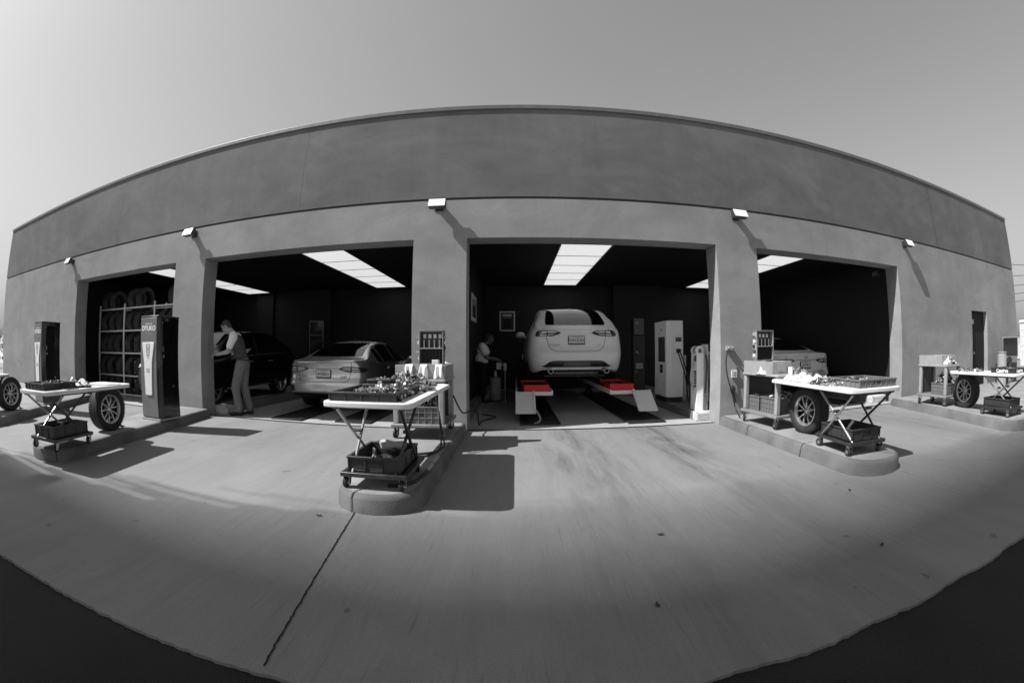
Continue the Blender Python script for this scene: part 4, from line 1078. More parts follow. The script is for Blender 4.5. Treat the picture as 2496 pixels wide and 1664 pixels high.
# ------------------------------------------------------------------ tool carts
def cart(label, loc, rz=0., W=.62, D=.78, cab=True):
    t = thing('tool_cart', label, 'tool cart', loc, rz, 'grey wheeled tool carts')
    hw, hd = W / 2, D / 2
    b = MB(); b.bb(-hw - .03, hw + .03, -hd - .03, hd + .03, .145, .185); b.build('bottom_deck', 'cartgrey', t, .01)
    for sx in (-1, 1):
        for sy in (-1, 1):
            b = MB(); b.bb(sx * hw - sx * .065, sx * hw, sy * hd - sy * .065, sy * hd, .185, .675); b.build('post', 'cartlight', t, .012)
            caster(t, sx * (hw - .03), sy * (hd - .03), .14, .055, rnd.uniform(-.7, .7))
    b = MB(); b.bb(-hw - .015, hw + .015, -hd - .015, hd + .015, .675, .71); b.build('top_shelf', 'cartlight', t, .01)
    b = MB(); b.bb(-hw + .065, hw - .065, hd - .03, hd - .02, .185, .675); b.build('back_panel', 'crate', t)
    h0, h1 = .71, .875; k = .018; x0, x1, y0, y1 = -hw, hw if cab else -hw + .34, -hd + .12, hd
    b = MB(); b.bb(x0, x1, y0, y0 + k, h0, h1); b.bb(x0, x1, y1 - k, y1, h0, h1); b.bb(x0, x0 + k, y0 + k, y1 - k, h0, h1); b.bb(x1 - k, x1, y0 + k, y1 - k, h0, h1); b.bb(x0 + k, x1 - k, y0 + k, y1 - k, h0, h0 + .02)
    b.bb(x0 + .1, x1 - .1, y0 - .006, y0, h0 + .03, h1 - .03, 0)
    b.build('top_box', 'cartlight', t, .006)
    return t
def tool_cabinet(label, loc, rz=0.):
    t = thing('tool_cabinet', label, 'tool cabinet', loc, rz, 'small upright tool cabinets on the carts')
    W, D, H = .155, .055, .415; k = .012
    b = MB(); b.bb(-W, W, D - k, D, 0, H); b.build('back_panel', 'crate', t)
    b = MB(); b.bb(-W, -W + k, -D, D - k, 0, H); b.bb(W - k, W, -D, D - k, 0, H); b.bb(-W + k, W - k, -D, D - k, H - k, H); b.bb(-W + k, W - k, -D, D - k, 0, k); b.bb(-W - .004, W + .004, -D - .004, D, H, H + .008); b.build('carcass', 'cartgrey', t, .002)
    b = MB(); b.bb(-W + k, W - k, -D, D - k, .195, .205); b.build('shelf', 'alu', t)
    for i in range(4):
        x = -.10 + .066 * i
        b = MB(); b.bb(x - .019, x + .019, D - k - .006, D - k, .325, .378); b.build('label_card', 'white', t)
        b = MB(); b.cyl((x, .0, .205), (x, .0, .285), .011, n=10); b.cyl((x, .0, .285), (x, .0, .305), .014, n=10); b.build('hand_tool', 'steel', t)
    b = MB()
    for i in range(15): b.bb(-.135 + .018 * i, -.128 + .018 * i, -.02, .04, .013, .185)
    b.build('slotted_rack', 'blackp', t)
    g = random.Random(5)
    for s in (-1, 1):
        b = MB(); b.bb(s * W, s * (W + .004), -.05, .05, .03, .39); b.build('side_panel', 'cartlight' if s < 0 else 'crate', t)
        for i in range(5):
            z = .07 + .066 * i
            b = MB(); b.box((s * (W + .012), g.uniform(-.02, .02), z), (.016, .03 + .02 * g.random(), .035)); b.cyl((s * (W + .004), 0, z + .02), (s * (W + .02), 0, z + .02), .006); b.build('clipped_tool', ['white', 'steel', 'steeld'][i % 3], t, .003)
    for z in (.33, .15):
        b = MB(); b.cyl((-W - .03, -.03, z), (-W, -.03, z), .008); b.cyl((-W - .04, -.03, z), (-W - .028, -.03, z), .016, n=12); b.build('hinge_knob', 'steel', t)
    return t
cC = cart('grey tool cart against the central pier, behind the centre table', (-1.14, 5.13, .15), 0., .62, .76)
cR = cart('grey tool cart between the lift bay pier and a standing wheel', (3.62, 4.98, .15), .03, .62, .84, False)
cF = cart('small grey cart by the wall near the service door', (7.62, 4.68, .15), -.08, .52, .72)
tool_cabinet('tool cabinet on the cart against the central pier', at(cC, .10, -.02, .73 + .148))
tool_cabinet('tool cabinet on the cart right of the lift bay', at(cR, -.12, .18, .73 + .148), .03)
for c_, nm in ((cC, 'cart against the central pier'), (cR, 'cart right of the lift bay'), (cF, 'small cart near the service door')):
    k = .2 if c_ is cF else .235
    crate('storage_crate', 'grey ribbed crate on the lower deck of the ' + nm, at(c_, 0, -.15, .187), c_.rotation_euler.z, k, .20, .20, 'cratemid', 'ribbed crates in the carts', 6)
    bits('metal_parts', 'parts heaped over the lower crate of the ' + nm, at(c_, 0, -.15, .355), 130, .2, .17, .10 if c_ is not cF else .25, 40 + int(c_.location.x), sz=.026 if c_ is cF else .02)
crate('storage_crate', 'crate with white lining beside the first on the cart right of the lift bay', at(cR, 0, .24, .187), .03, .235, .13, .19, 'cratemid', 'ribbed crates in the carts', 5)
# things in and on the cart boxes
def bag(label, loc, w, h, seed):
    """limp white cloth hung over the box rim"""
    g = random.Random(seed); b = MB(); n = 12; m = 16; vs = []; p = [g.uniform(0, 6) for _ in range(4)]
    for j in range(m):
        v = j / (m - 1)
        for i in range(n):
            u = i / (n - 1) * 2 - 1
            k = 1 + .35 * v + .12 * sin(5 * v + p[0]); z = h - v * h * (1 + .18 * sin(2.5 * u + p[1]))
            y = -.012 - .018 * sin(3.2 * u * (1 + v) + p[2]) * (.4 + v) - .02 * v
            if v < .12: y = .03 - v * .35; z = h + .006
            vs.append((u * w * k * .8, y, max(.004, z)))
    b.add(vs, [(j * n + i, j * n + i + 1, (j + 1) * n + i + 1, (j + 1) * n + i) for j in range(m - 1) for i in range(n - 1)])
    o = b.build('hanging_cloth', 'shirt', sharp=60); o.location = loc; s = o.modifiers.new('thick', 'SOLIDIFY'); s.thickness = .003
    return tag(o, label, 'cloth')
bag('limp white cloth hung over the left of the central cart box', at(cC, -.13, -.272, .715), .05, .165, 1); bag('limp white cloth hung over the middle of the central cart box', at(cC, .05, -.272, .715), .052, .165, 2); bag('limp white cloth hung over the right end of the central cart box', at(cC, .235, -.272, .715), .055, .165, 5)
bits('metal_parts', 'bright fittings on the shelf edge of the central cart', at(cC, -.2, -.31, .712), 90, .12, .05, .06, 51)
rag('rag on the rim of the central cart box', at(cC, .2, .2, .877), .09, .08, .03, 52)
rag('dirty white rags heaped on the small cart near the service door', at(cF, -.05, -.22, .715), .15, .10, .17, 53)
bits('metal_parts', 'light and dark oddments on the small cart near the service door', at(cF, .02, -.26, .715), 120, .15, .07, .12, 54)
rag('rag hanging from the left side of the cart right of the lift bay', at(cR, -.30, -.05, .70), .05, .12, .14, 55)
b = MB(); b.lathe([(.001, 0), (.034, 0), (.036, .09), (.03, .09), (.03, .01)], 18, 0, TR(ry=-pi / 2)); b.tube([(.034, 0, .07), (.06, 0, .065), (.06, 0, .03), (.034, 0, .02)], .006); o = b.build('mug', 'white'); o.location = at(cR, -.03, -.355, .712); tag(o, 'white mug on the cart right of the lift bay', 'mug')
b = MB(); b.bb(-.04, .04, -.04, .04, 0, .06); o = b.build('small_box', 'white', None, .003); o.location = at(cC, .17, -.13, .877); tag(o, 'little white box in front of the central tool cabinet', 'box')
bits('metal_parts', 'fittings along the shelf of the cart right of the lift bay', at(cR, .14, -.34, .712), 90, .13, .06, .07, 56)
# ------------------------------------------------------------------ tyre rack in the left bay
t = thing('tyre_rack', 'metal storage rack full of tyres in the left bay', 'tyre rack', (0, 0, 0))
RX = [-11.26, -9.94, -8.57, -7.25]; RZ = [.05, .53, 1.10, 1.67, 2.24]
for x in RX:
    for y in (7.24, 7.66):
        b = MB(); b.bb(x - .022, x + .022, y - .02, y + .02, 0.005, 2.36); b.build('upright', 'whitep', t, .003)
for z in RZ:
    for i in range(3):
        for y in (7.24, 7.66):
            b = MB(); b.bb(RX[i] + .023, RX[i + 1] - .023, y - .012, y + .012, z - .018, z + .018); b.build('beam', 'whitep', t, .003)
tr = .284
tyre_me = tyre_mb(tr, .21, tr * .63, 48).mesh('tyre', [M['tyreg']], 30)
rown = ['bottom', 'second', 'third', 'fourth', 'top']; coln = ['first', 'second', 'third', 'fourth', 'fifth', 'sixth', 'seventh', 'eighth', 'ninth']
g = random.Random(9)
for r, z in enumerate(RZ):
    cols = [RX[i] + o for i in range(3) for o in (.27, .67, 1.07)]
    for q_, x in enumerate(cols):
        if r == 4 and q_ in (2, 5, 6): continue
        o = bpy.data.objects.new('rubber_tyre', tyre_me); C.objects.link(o)
        o.location = (x + g.uniform(-.06, .06), 7.45, z + .018 + sqrt(tr * tr - .20 ** 2)); o.rotation_euler = (g.uniform(0, 6), 0, 0)
        o.rotation_euler = Euler((g.uniform(0, 6), g.uniform(-.03, .03), g.uniform(-.06, .06)))
        tag(o, f'black tyre on the rack, {coln[q_]} from the left in the {rown[r]} row', 'tyre', 'tyres on the storage rack')

# ------------------------------------------------------------------ lift bay equipment
t = thing('charging_post', 'tall white charging post with two black cables beside the lift', 'charging post', (3.17, 8.2, .15))
b = MB(); b.prism([(-.19, -.33), (-.10, -.40), (.16, -.40), (.16, .36), (-.19, .36)], .10, 1.62, 0); b.build('cabinet', 'evwhite', t, .012)
b = MB(); b.prism([(-.17, -.31), (-.09, -.37), (.14, -.37), (.14, .34), (-.17, .34)], 0, .10); b.build('plinth', 'blackp', t)
b = MB(); b.prism([(-.10, 0), (.10, 0), (.10, .30), (.07, .34), (-.07, .34), (-.10, .30)], 0, .05, 0, TR(.03, -.40, .98) @ FRONT); hd = b.build('connector_head', 'evwhite', t, .015)
b = MB(); b.bb(-.03, .095, -.456, -.4505, 1.20, 1.28); b.build('display', 'ink', hd); text('ABC-2', .04, 'inkg', hd, facing(.032, -.457, 1.24))
b = MB(); b.bb(-.02, .08, -.47, -.4505, .985, 1.06); b.build('socket', 'blackp', hd, .006)
b = MB(); b.bb(-.196, -.191, -.26, .12, .80, 1.30); b.build('side_display', 'gloss', t)
b = MB(); b.bb(-.196, -.191, -.14, .02, .58, .74); b.build('card_reader', 'gloss', t)
text('>a', .10, 'ink', t, facing(-.1915, -.05, 1.45, -pi / 2)); text('23', .08, 'inkg', t, facing(-.197, -.06, .66, -pi / 2))
for dx, e in ((.0, .0), (.05, .05)):
    b = MB(); b.tube([(dx, -.47, 1.0), (dx + .03, -.52, .9), (.13 + e, -.56, .55), (.17 + e, -.58, .3), (.20 + e, -.58, .06), (.24 + e, -.8, .012), (.05 + e * 3, -1.25, .012)], .013); b.build('charging_cable', 'cable', t)
b = MB(); b.bb(3.42, 3.48, 8.0, 8.06, .15, 1.08); o = b.build('guard_post', 'evgrey', None, .006); tag(o, 'slim pale post right of the tall white charging post', 'post')
t = thing('charging_post', 'short pale charging post with rolled hose by the pier', 'charging post', (3.17, 6.72, .15))
b = MB(); b.prism([(-.10, -.14), (.02, -.16), (.10, -.10), (.10, .12), (-.10, .12)], 0, .98); b.build('cabinet', 'evwhite', t, .008)
b = MB(); b.bb(.105, .125, -.13, .12, 0, 1.13); b.build('back_plate', 'evwhite', t, .003)
for y, m_ in ((-.10, 'evwhite'), (.0, 'cartlight'), (.08, 'evwhite')):
    b = MB(); T = TR(-.03, y, 1.02, 0, 0, pi / 2); b.lathe([(.04, -.02), (.085, -.02), (.085, .02), (.04, .02)], 20, 0, T, close=True); b.build('hose_reel', m_, t, .004)
b = MB(); b.tube([(-.10, -.02, .92), (-.16, -.03, .7), (-.17, -.03, .5), (-.10, -.03, .32)], .012); b.build('hose', 'evgrey', t)
b = MB(); b.tube([(.07, -.13, .95), (.08, -.17, .8), (.07, -.16, .55), (.06, -.15, .3)], .010); b.build('hose', 'cable', t)
for z0, z1, m_ in ((.84, .94, 'steeld'), (.40, .68, 'gloss')):
    b = MB(); b.bb(-.104, -.1005, -.10, -.02, z0, z1); b.build('panel', m_, t)
b = MB(); b.bb(.02, .09, -.160, -.13, .02, .22); b.build('lower_panel', 'cartgrey', t, .004)
text('ABC\nDEF', .04, 'inkg', t, facing(-.101, -.03, .77, -pi / 2)); text('ETOH', .09, 'inkw', t, facing(-.1045, -.06, .54, -pi / 2) @ TR(rz=pi / 2))
t = thing('locker', 'narrow black locker with pale label on the back pier', 'locker', (3.2, 10.55, .15))
b = MB(); b.bb(-.16, .16, -.12, .12, 0, 1.42); b.build('lower_cabinet', P('locker_black', .016, .4), t, .008)
b = MB(); b.bb(-.155, .13, -.14, .12, 1.43, 1.86); b.build('upper_cabinet', 'gloss', t, .006)
b = MB(); b.bb(-.09, .09, -.126, -.121, .56, .70); lb = b.build('label_plate', 'evgrey', t); text('CVCP', .06, 'ink', lb, facing(0, -.127, .65)); text('OPEN A', .03, 'ink', lb, facing(0, -.127, .59))
text('C', .10, 'inkw', t, facing(-.06, -.141, 1.74)); text('I', .09, 'inkw', t, facing(-.07, -.141, 1.53))
b = MB(); b.cyl((-.08, -.12, .99), (-.08, -.14, .99), .02); b.bar((-.08, -.14, .99), (-.02, -.14, .94), .02, .012); b.build('handle', 'steel', t); b = MB(); b.bb(-.085, -.07, -.126, -.1205, .45, .50); b.build('keyhole', 'steel', t)
t = thing('electrical_cabinet', 'dark framed wall cabinet on the pier above the silver sedan', 'cabinet', (-6.48, 12.6, 0))
b = MB(); b.bb(-.27, .27, -.10, .018, 1.0, 2.18); b.build('housing', 'inner2', t, .006)
for z0, z1 in ((1.72, 2.14), (1.04, 1.68)):
    b = MB(); b.bb(-.24, .24, -.112, -.101, z0, z1); b.build('cabinet_door', 'gloss', t, .004)
b = MB()
for x in (-.255, .255): b.bb(x - .008, x + .008, -.112, -.101, 1.02, 2.16)
b.bb(-.247, .247, -.112, -.101, 2.148, 2.162); b.bb(-.247, .247, -.114, -.101, 1.692, 1.706); b.build('frame', 'steel', t)
b = MB(); b.ell((.12, -.115, 2.08), .02, 8); b.build('indicator', 'white', t)
# notices
def notice(label, loc, rz, w, h, lines, name='framed_notice'):
    t = thing(name, label, 'notice', loc, rz)
    b = MB(); k = w * .17
    b.bb(-w, w, -.02, 0, -h, -h + k); b.bb(-w, w, -.02, 0, h - k, h); b.bb(-w, -w + k, -.02, 0, -h + k, h - k); b.bb(w - k, w, -.02, 0, -h + k, h - k); b.build('frame', 'white', t, .004)
    b = MB(); b.bb(-w + k, w - k, -.012, 0, -h + k, h - k); s = b.build('sheet', 'blackp', t)
    b = MB(); b.bb(-w * .6, w * .6, -.014, -.0122, h * .5, h * .72); b.build('title_strip', 'white', s)
    b = MB(); b.bb(-w * .45, w * .45, -.014, -.0122, -h * .7, h * .22); b.build('picture', 'inner2', s)
    text(lines[0], w * .3, 'ink', s, facing(0, -.0145, h * .61)); text(lines[1], w * .2, 'inkw', s, facing(0, -.0125, h * .35))
    return t
notice('white framed notice on the dark back wall above the second person', (-.25, 12.88, 2.1), 0, .24, .31, ('NOTICE', 'CUSTOMER'))
t = notice('bright narrow picture seen edge on, on the left wall of the lift bay', (-.945, 9.35, 2.15), pi / 2, .52, .30, ('SERVICE', 'SAFETY'))
t = thing('wall_sign', 'small pale sign on the dark wall left of the right pier', 'sign', (4.55, 8.6, 2.0), 0)
b = MB(); b.bb(-.11, .11, -.01, 0, -.17, .17); b.build('board', 'evgrey', t); b = MB(); b.bb(-.07, .07, -.013, -.0105, -.13, .13); b.build('panel', 'white', t); text('F', .16, 'ink', t, facing(0, -.0135, 0))
b = MB(); b.bb(-.03, .03, -.03, .03, -8.6 * 0, .01)
b = MB(); b.bb(4.50, 4.60, 8.61, 8.66, .15, 2.2); o = b.build('sign_post', 'inner2'); tag(o, 'dark post carrying the small pale sign', 'post')
# stand with drum
t = thing('waste_drum', 'pale ribbed drum at the feet of the person in the lift bay', 'drum', (-.47, 9.75, 0))
b = MB(); T = TR(ry=-pi / 2); b.lathe([(.001, .04), (.125, .04), (.135, .06), (.13, .2), (.136, .205), (.13, .215), (.128, .38), (.135, .385), (.128, .395), (.13, .55), (.122, .57), (.001, .57)], 28, 0, T); b.build('drum_shell', 'cartlight', t)
b = MB(); b.cyl((0, 0, .005), (0, 0, .04), .15, n=24); b.build('drum_base', 'blackp', t); b = MB(); b.cyl((0, 0, .57), (0, 0, .585), .13, n=24); b.build('drum_lid', 'blackp', t)
bottle('white pump bottle standing on the drum lid', (-.47, 9.75, .585), .13, .034, 'white', 'white', True)
t = thing('dispenser_stand', 'thin metal stand holding white dispensers under the hands', 'dispenser', (-.24, 9.6, 0))
b = MB(); b.cyl((0, 0, .01), (0, 0, .92), .011, n=10); b.cyl((0, 0, .005), (0, 0, .012), .10, n=20); b.build('pole', 'steel', t)
b = MB(); b.bb(-.035, .035, -.04, .03, .74, .90); b.build('dispenser_box', 'white', t, .006); b = MB(); b.bb(-.20, -.09, -.03, .03, .76, .92); b.bb(-.09, -.036, -.01, .01, .86, .88); b.build('paper_box', 'white', t, .004)
o = MB().bb(.20, .235, 12.88, 12.899, .93, 1.08).build('light_switch', 'white', None, .003); tag(o, 'small white wall switch right of the person', 'switch')

# ------------------------------------------------------------------ pier fittings, hoses, cables
t = thing('wall_hose', 'black looped hose with pale valve on the pier by the lift bay', 'hose', (3.37, 5.99, 1.21))
b = MB(); b.bb(-.06, .06, -.05, .008, -.04, .03); b.cyl((-.03, -.05, -.0), (-.03, -.09, -.0), .02); b.cyl((.04, -.05, .0), (.04, -.08, .01), .014); b.build('valve', 'cartlight', t, .005)
b = MB(); b.tube([(-.05, -.06, -.03), (-.09, -.07, -.2), (-.07, -.08, -.42), (.02, -.1, -.72), (.07, -.14, -.95), (.03, -.35, -1.05), (-.10, -.75, -1.19)], .010); b.build('hose', 'cable', t)
t = thing('socket_box', 'small white socket box low on the pier by the lift bay', 'socket', (3.47, 5.99, .80)); b = MB(); b.bb(-.045, .045, -.035, .008, -.06, .06); b.build('cover', 'white', t, .006); b = MB(); b.bb(-.02, .02, -.038, -.0355, -.035, .035); b.build('outlet', 'cartlight', t)
t = thing('air_fitting', 'dark hose fitting below the socket on the pier by the lift bay', 'fitting', (3.43, 5.99, .56)); b = MB(); b.ell((0, -.04, 0), (.05, .045, .06), 12); b.build('fitting_body', 'steeld', t); b = MB(); b.cyl((.0, -.03, -.04), (.06, -.06, -.22), .025, .012, 12); b.build('spout', 'blackp', t)
b = MB(); b.tube([(-.80, 5.3, .62), (-.775, 5.55, .45), (-.74, 5.75, .33), (-.70, 5.95, .31), (-.66, 6.2, .30), (-.60, 6.45, .22), (-.58, 6.5, .03), (-.55, 6.9, .025), (-.35, 7.3, .025), (-.62, 7.6, .025)], .011); o = b.build('power_cable', 'cable'); tag(o, 'black cable from the central cart into the lift bay', 'cable')
b = MB(); b.tube([(-.92, 4.72, .66), (-.88, 4.66, .5), (-.83, 4.5, .3), (-.80, 4.25, .165), (-.92, 4.05, .163), (-1.05, 4.05, .163)], .010); o = b.build('power_cable', 'cable'); tag(o, 'pale cable hanging from the central cart onto the island', 'cable')
b = MB(); b.tube([(-.89, 4.72, .5), (-.82, 4.55, .25), (-.775, 4.35, .165), (-.88, 3.95, .163), (-1.02, 3.98, .163)], .010); o = b.build('power_cable', 'cable'); tag(o, 'darker cable beside the pale one at the central cart', 'cable')
t = thing('air_hose', 'black hose with two pale couplings along the central kerb edge', 'hose', (0, 0, 0))
b = MB(); b.tube([(-.98, 2.97, .165), (-.88, 3.0, .166), (-.80, 3.12, .166), (-.765, 3.32, .166), (-.76, 3.42, .166)], .014); b.build('hose', 'cable', t)
for y0, y1 in ((3.42, 3.62), (3.68, 3.92)):
    b = MB(); b.cyl((-.76, y0, .168), (-.755, y1, .168), .017, n=12); b.build('coupling', 'cartlight', t)

# ------------------------------------------------------------------ right end: screen kiosk, striped post, gate post, fence, wires
t = thing('screen_kiosk', 'black screen on a stand beside the service door', 'kiosk', (13.3, 5.35, .0), -.85)
b = MB(); b.bb(-.26, .26, -.05, .05, .87, 1.36); b.build('screen', 'gloss', t, .01); b = MB(); b.bb(-.28, .28, -.045, .07, .85, 1.38); b.build('screen_frame', 'cartgrey', t, .008)
b = MB(); b.bb(-.05, .05, -.0, .06, .02, .85); b.bb(-.2, .2, -.15, .2, .0, .02); b.build('stand', 'cartgrey', t, .004); b = MB(); b.bb(-.16, .04, -.12, .04, .72, .82); b.build('keypad', 'blackp', t, .006)
t = thing('striped_post', 'white ribbed post beside the black kiosk screen', 'post', (12.6, 5.35, 0))
b = MB()
n = 24; b.prism([((.15 if i % 2 else .135) * cos(2 * pi * i / n), (.15 if i % 2 else .135) * sin(2 * pi * i / n)) for i in range(n)], 0, .98); b.build('post_shell', 'cartlight', t); b = MB(); b.cyl((0, 0, .98), (0, 0, 1.0), .16, n=20); b.build('cap', 'cartlight', t)
t = thing('utility_cabinet', 'dark low cabinet under the far right table, by the wall', 'cabinet', (13.6, 5.6, 0)); b = MB(); b.bb(-.5, .5, -.2, .2, 0, .68); b.build('housing', 'crate', t, .01); b = MB(); b.bb(-.4, -.03, -.212, -.2005, .1, .6); b.bb(.03, .4, -.212, -.2005, .1, .6); b.build('vent_panel', 'blackp', t)
b = MB(); b.prism([(-.28, -.28), (.28, -.28), (.28, .28), (-.28, .28)], 0, 2.35); b.prism([(-.34, -.34), (.34, -.34), (.34, .34), (-.34, .34)], 2.35, 2.5, inset=.1); o = b.build('gate_post', 'kerbwhite', None, .02); o.location = (28., 10.1, -.02); tag(o, 'pale masonry gate post past the right end of the garage', 'gate post')
t = thing('mesh_fence', 'pale boundary fence beyond the gate post on the right', 'fence', (29, 9.5, 0), -.5)
b = MB()
for i in range(24): b.bb(.3 * i - .03, .3 * i + .03, 0, .05, 0, 1.4)
b.build('pale', 'kerb', t); b = MB(); b.bb(-.1, 7.2, .05, .1, .3, .4); b.bb(-.1, 7.2, .05, .1, 1.05, 1.15); b.build('rail', 'kerb', t)
t = thing('utility_pole', 'wooden pole carrying wires beyond the right edge', 'utility pole', (62, 20, 0)); b = MB(); b.cyl((0, 0, 0), (0, 0, 11), .16, .11, 12); b.build('pole', 'bark', t); b = MB(); b.bb(-.08, .08, -1.2, 1.2, 10.1, 10.25); b.build('crossarm', 'bark', t)
for i, z in enumerate((10.3, 9.2, 8.2, 7.3, 6.4)):
    b = MB(); b.tube([(62, 19 + i * .5, z), (48, 20 + i * .8, z - 1.1), (30, 21.6 + i * 1., z - .9), (8, 24 + i, z + .3)], .035, 6); o = b.build('overhead_wire', 'steeld'); tag(o, ['topmost', 'second', 'third', 'fourth', 'lowest'][i] + ' overhead wire past the right end of the roof', 'wire', 'overhead wires')
# hillside and shrubs at the left edge
def hill(name, x0, x1, y, h, seed):
    g = random.Random(seed); b = MB(); n = 60; m = 10; vs = []
    for j in range(m):
        for i in range(n):
            u = i / (n - 1); v = j / (m - 1)
            z = h * sin(pi * min(1, v * .5 + .0)) * (sin(pi * u) ** .6) * (.8 + .2 * sin(9 * u + seed) + .07 * sin(31 * u))
            vs.append((x0 + (x1 - x0) * u, y + v * 40 + 6 * sin(7 * u), z - .1 + g.uniform(-.25, .25) * v))
    b.add(vs, [(j * n + i, j * n + i + 1, (j + 1) * n + i + 1, (j + 1) * n + i) for j in range(m - 1) for i in range(n - 1)])
    return struct(b.build(name, 'hill', sharp=80))
hill('hills', -260, 30, 50, 15., 1); hill('hills', 40, 280, 70, 8., 2)
def shrub(label, loc, r, h, seed):
    g = random.Random(seed); t = thing('shrub', label, 'shrub', loc, 0, 'shrubs past the left wall')
    b = MB()
    for k in range(5):
        a = g.uniform(0, 6.3); b.cyl((0, 0, 0), (cos(a) * r * .5, sin(a) * r * .5, h * .6), .04, .015, 6)
    b.build('stem', 'bark', t)
    b = MB()
    for k in range(420):
        a = g.uniform(0, 6.3); q_ = g.random() ** .5; z = h * (.25 + .75 * g.random()); rr = r * q_ * (1.1 - abs(z / h - .55)) * (.75 + .3 * sin(3 * a + seed))
        T = TR(cos(a) * rr, sin(a) * rr, z, g.uniform(0, 3), g.uniform(0, 3), g.uniform(0, 3)); s = g.uniform(.06, .13)
        b.add([(-s, 0, 0), (0, -s * .5, .02), (s, 0, 0), (0, s * .5, .02)], [(0, 1, 2, 3)], 0, T)
    b.build('foliage', 'leaf', t)
for i, (x, y, r, h, s_) in enumerate(((-30.5, 9.9, 1.2, 1.9, 'low shrub nearest the left end of the garage'), (-46, 14.6, 2.0, 3.0, 'middle shrub on the slope past the left wall'), (-62, 20.2, 2.6, 3.6, 'farthest pale shrub on the slope past the left wall'))): shrub(s_, (x, y, 0), r, h, i + 3)
# leaves on the forecourt
g = random.Random(2)
for i, (x, y, s_) in enumerate(((-1.42, 2.62, 'dry leaf left of the central kerb nose'), (.93, 2.4, 'dry leaf on the open concrete before the lift bay'), (2.78, 2.55, 'dry twig in front of the right kerb nose'), (2.2, 1.62, 'pale leaf near the right asphalt edge'), (.66, 1.62, 'small leaf near the middle of the bottom edge'))):
    b = MB(); s = .022; vs = []
    for u in range(7):
        k = u / 6; w_ = s * .55 * sin(pi * k) ** .8 * g.uniform(.7, 1.1)
        vs += [((k - .5) * 2 * s, -w_, .012 * abs(k - .5) + .010 * g.random()), ((k - .5) * 2 * s, 0, .006), ((k - .5) * 2 * s, w_, .014 * abs(k - .4) + .012 * g.random())]
    b.add(vs, [(3 * i_ + j, 3 * i_ + j + 1, 3 * i_ + 4 + j, 3 * i_ + 3 + j) for i_ in range(6) for j in range(2)])
    o = b.build('fallen_leaf', 'hair'); o.location = (x, y, .002); o.rotation_euler = (0, 0, g.uniform(0, 6)); tag(o, s_, 'leaf', 'fallen leaves')
# ------------------------------------------------------------------ people
def fuse(b, name, mat, parent, vox=.010, it=3, label=None):
    """one continuous skin from overlapping limbs"""
    o = b.build(name, mat, parent)
    m = o.modifiers.new('r', 'REMESH'); m.mode = 'VOXEL'; m.voxel_size = vox; m.use_smooth_shade = True
    s = o.modifiers.new('s', 'SMOOTH'); s.iterations = it; s.factor = .5
    me = evalmesh(o); o.modifiers.clear(); o.data = me
    if not me.materials: me.materials.append(M[mat])
    me.polygons.foreach_set('use_smooth', [True] * len(me.polygons))
    return o
def limb(b, pts, rs, n=14):
    for (p, q_), (r0, r1) in zip(zip(pts, pts[1:]), zip(rs, rs[1:])): b.cap(p, q_, r0, r1, n)
def hand(b, wrist, d, palm_n, s=1., curl=.5, thumb=1):
    """palm, four fingers of different length with a knuckle bend, thumb from the side"""
    d = Vector(d).normalized(); pn = Vector(palm_n).normalized(); side = d.cross(pn).normalized(); w = Vector(wrist)
    pc_ = w + d * .048 * s
    for k in (-1, -.33, .33, 1): b.cap(w + side * k * .016 * s + d * .01, w + side * k * .030 * s + d * .085 * s, .015 * s, .012 * s, 8)
    for k, L in ((-1, .062), (-.33, .078), (.33, .074), (1, .056)):
        p0 = w + side * k * .031 * s + d * .085 * s; p1 = p0 + (d * cos(curl * .6) + pn * sin(curl * .6)) * L * .5 * s; p2 = p1 + (d * cos(curl * 1.6) + pn * sin(curl * 1.6)) * L * .5 * s
        b.cap(p0, p1, .0095 * s, .0088 * s, 8); b.cap(p1, p2, .0088 * s, .0072 * s, 8)
    p0 = w + side * thumb * .024 * s + d * .025 * s; p1 = p0 + (side * thumb * .75 + d * .7 + pn * .2).normalized() * .042 * s; p2 = p1 + (side * thumb * .25 + d * .9 + pn * .35).normalized() * .03 * s
    b.cap(p0, p1, .013 * s, .0105 * s, 8); b.cap(p1, p2, .0105 * s, .008 * s, 8)
def head(b, c, f, u, s=1.):
    """cranium, jaw, nose, brow, ears; f = gaze direction, u = up of the head"""
    f = Vector(f).normalized(); u = (Vector(u) - f * Vector(u).dot(f)).normalized(); r = f.cross(u)
    T = Matrix((f, -r, u)).transposed().to_4x4(); T.translation = Vector(c)
    S_ = Matrix.Diagonal((s, s, s, 1)); T = T @ S_
    b.ell((-.008, 0, .03), (.098, .077, .092), 18, T=T); b.ell((.022, 0, -.045), (.066, .058, .075), 16, T=T); b.ell((.055, 0, -.092), (.030, .034, .026), 12, T=T)
    b.cap((.088, 0, .012), (.108, 0, -.022), .010, .014, 8, T=T); b.ell((.103, 0, -.025), (.014, .017, .010), 8, T=T)
    b.ell((.074, 0, .028), (.022, .056, .012), 10, T=T); b.ell((.083, 0, -.062), (.016, .026, .008), 8, T=T); b.ell((.081, 0, -.073), (.015, .022, .007), 8, T=T)
    for k in (-1, 1): b.ell((-.005, k * .078, .0), (.022, .010, .032), 10, T=T); b.ell((.055, k * .045, -.03), (.03, .022, .026), 10, T=T)
    return T
def eyes(parent, T):
    for k in (-1, 1):
        b = MB(); b.ell((.084, k * .030, .008), (.010, .013, .008), 10, T=T); e = b.build('eye', 'white', parent)
        b = MB(); b.ell((.092, k * .030, .006), (.004, .006, .006), 8, T=T); b.build('iris', 'ink', e)
        b = MB(); b.cap((.094, k * .018, .030), (.086, k * .046, .032), .004, .003, 6, T=T); b.build('eyebrow', 'hair', parent)
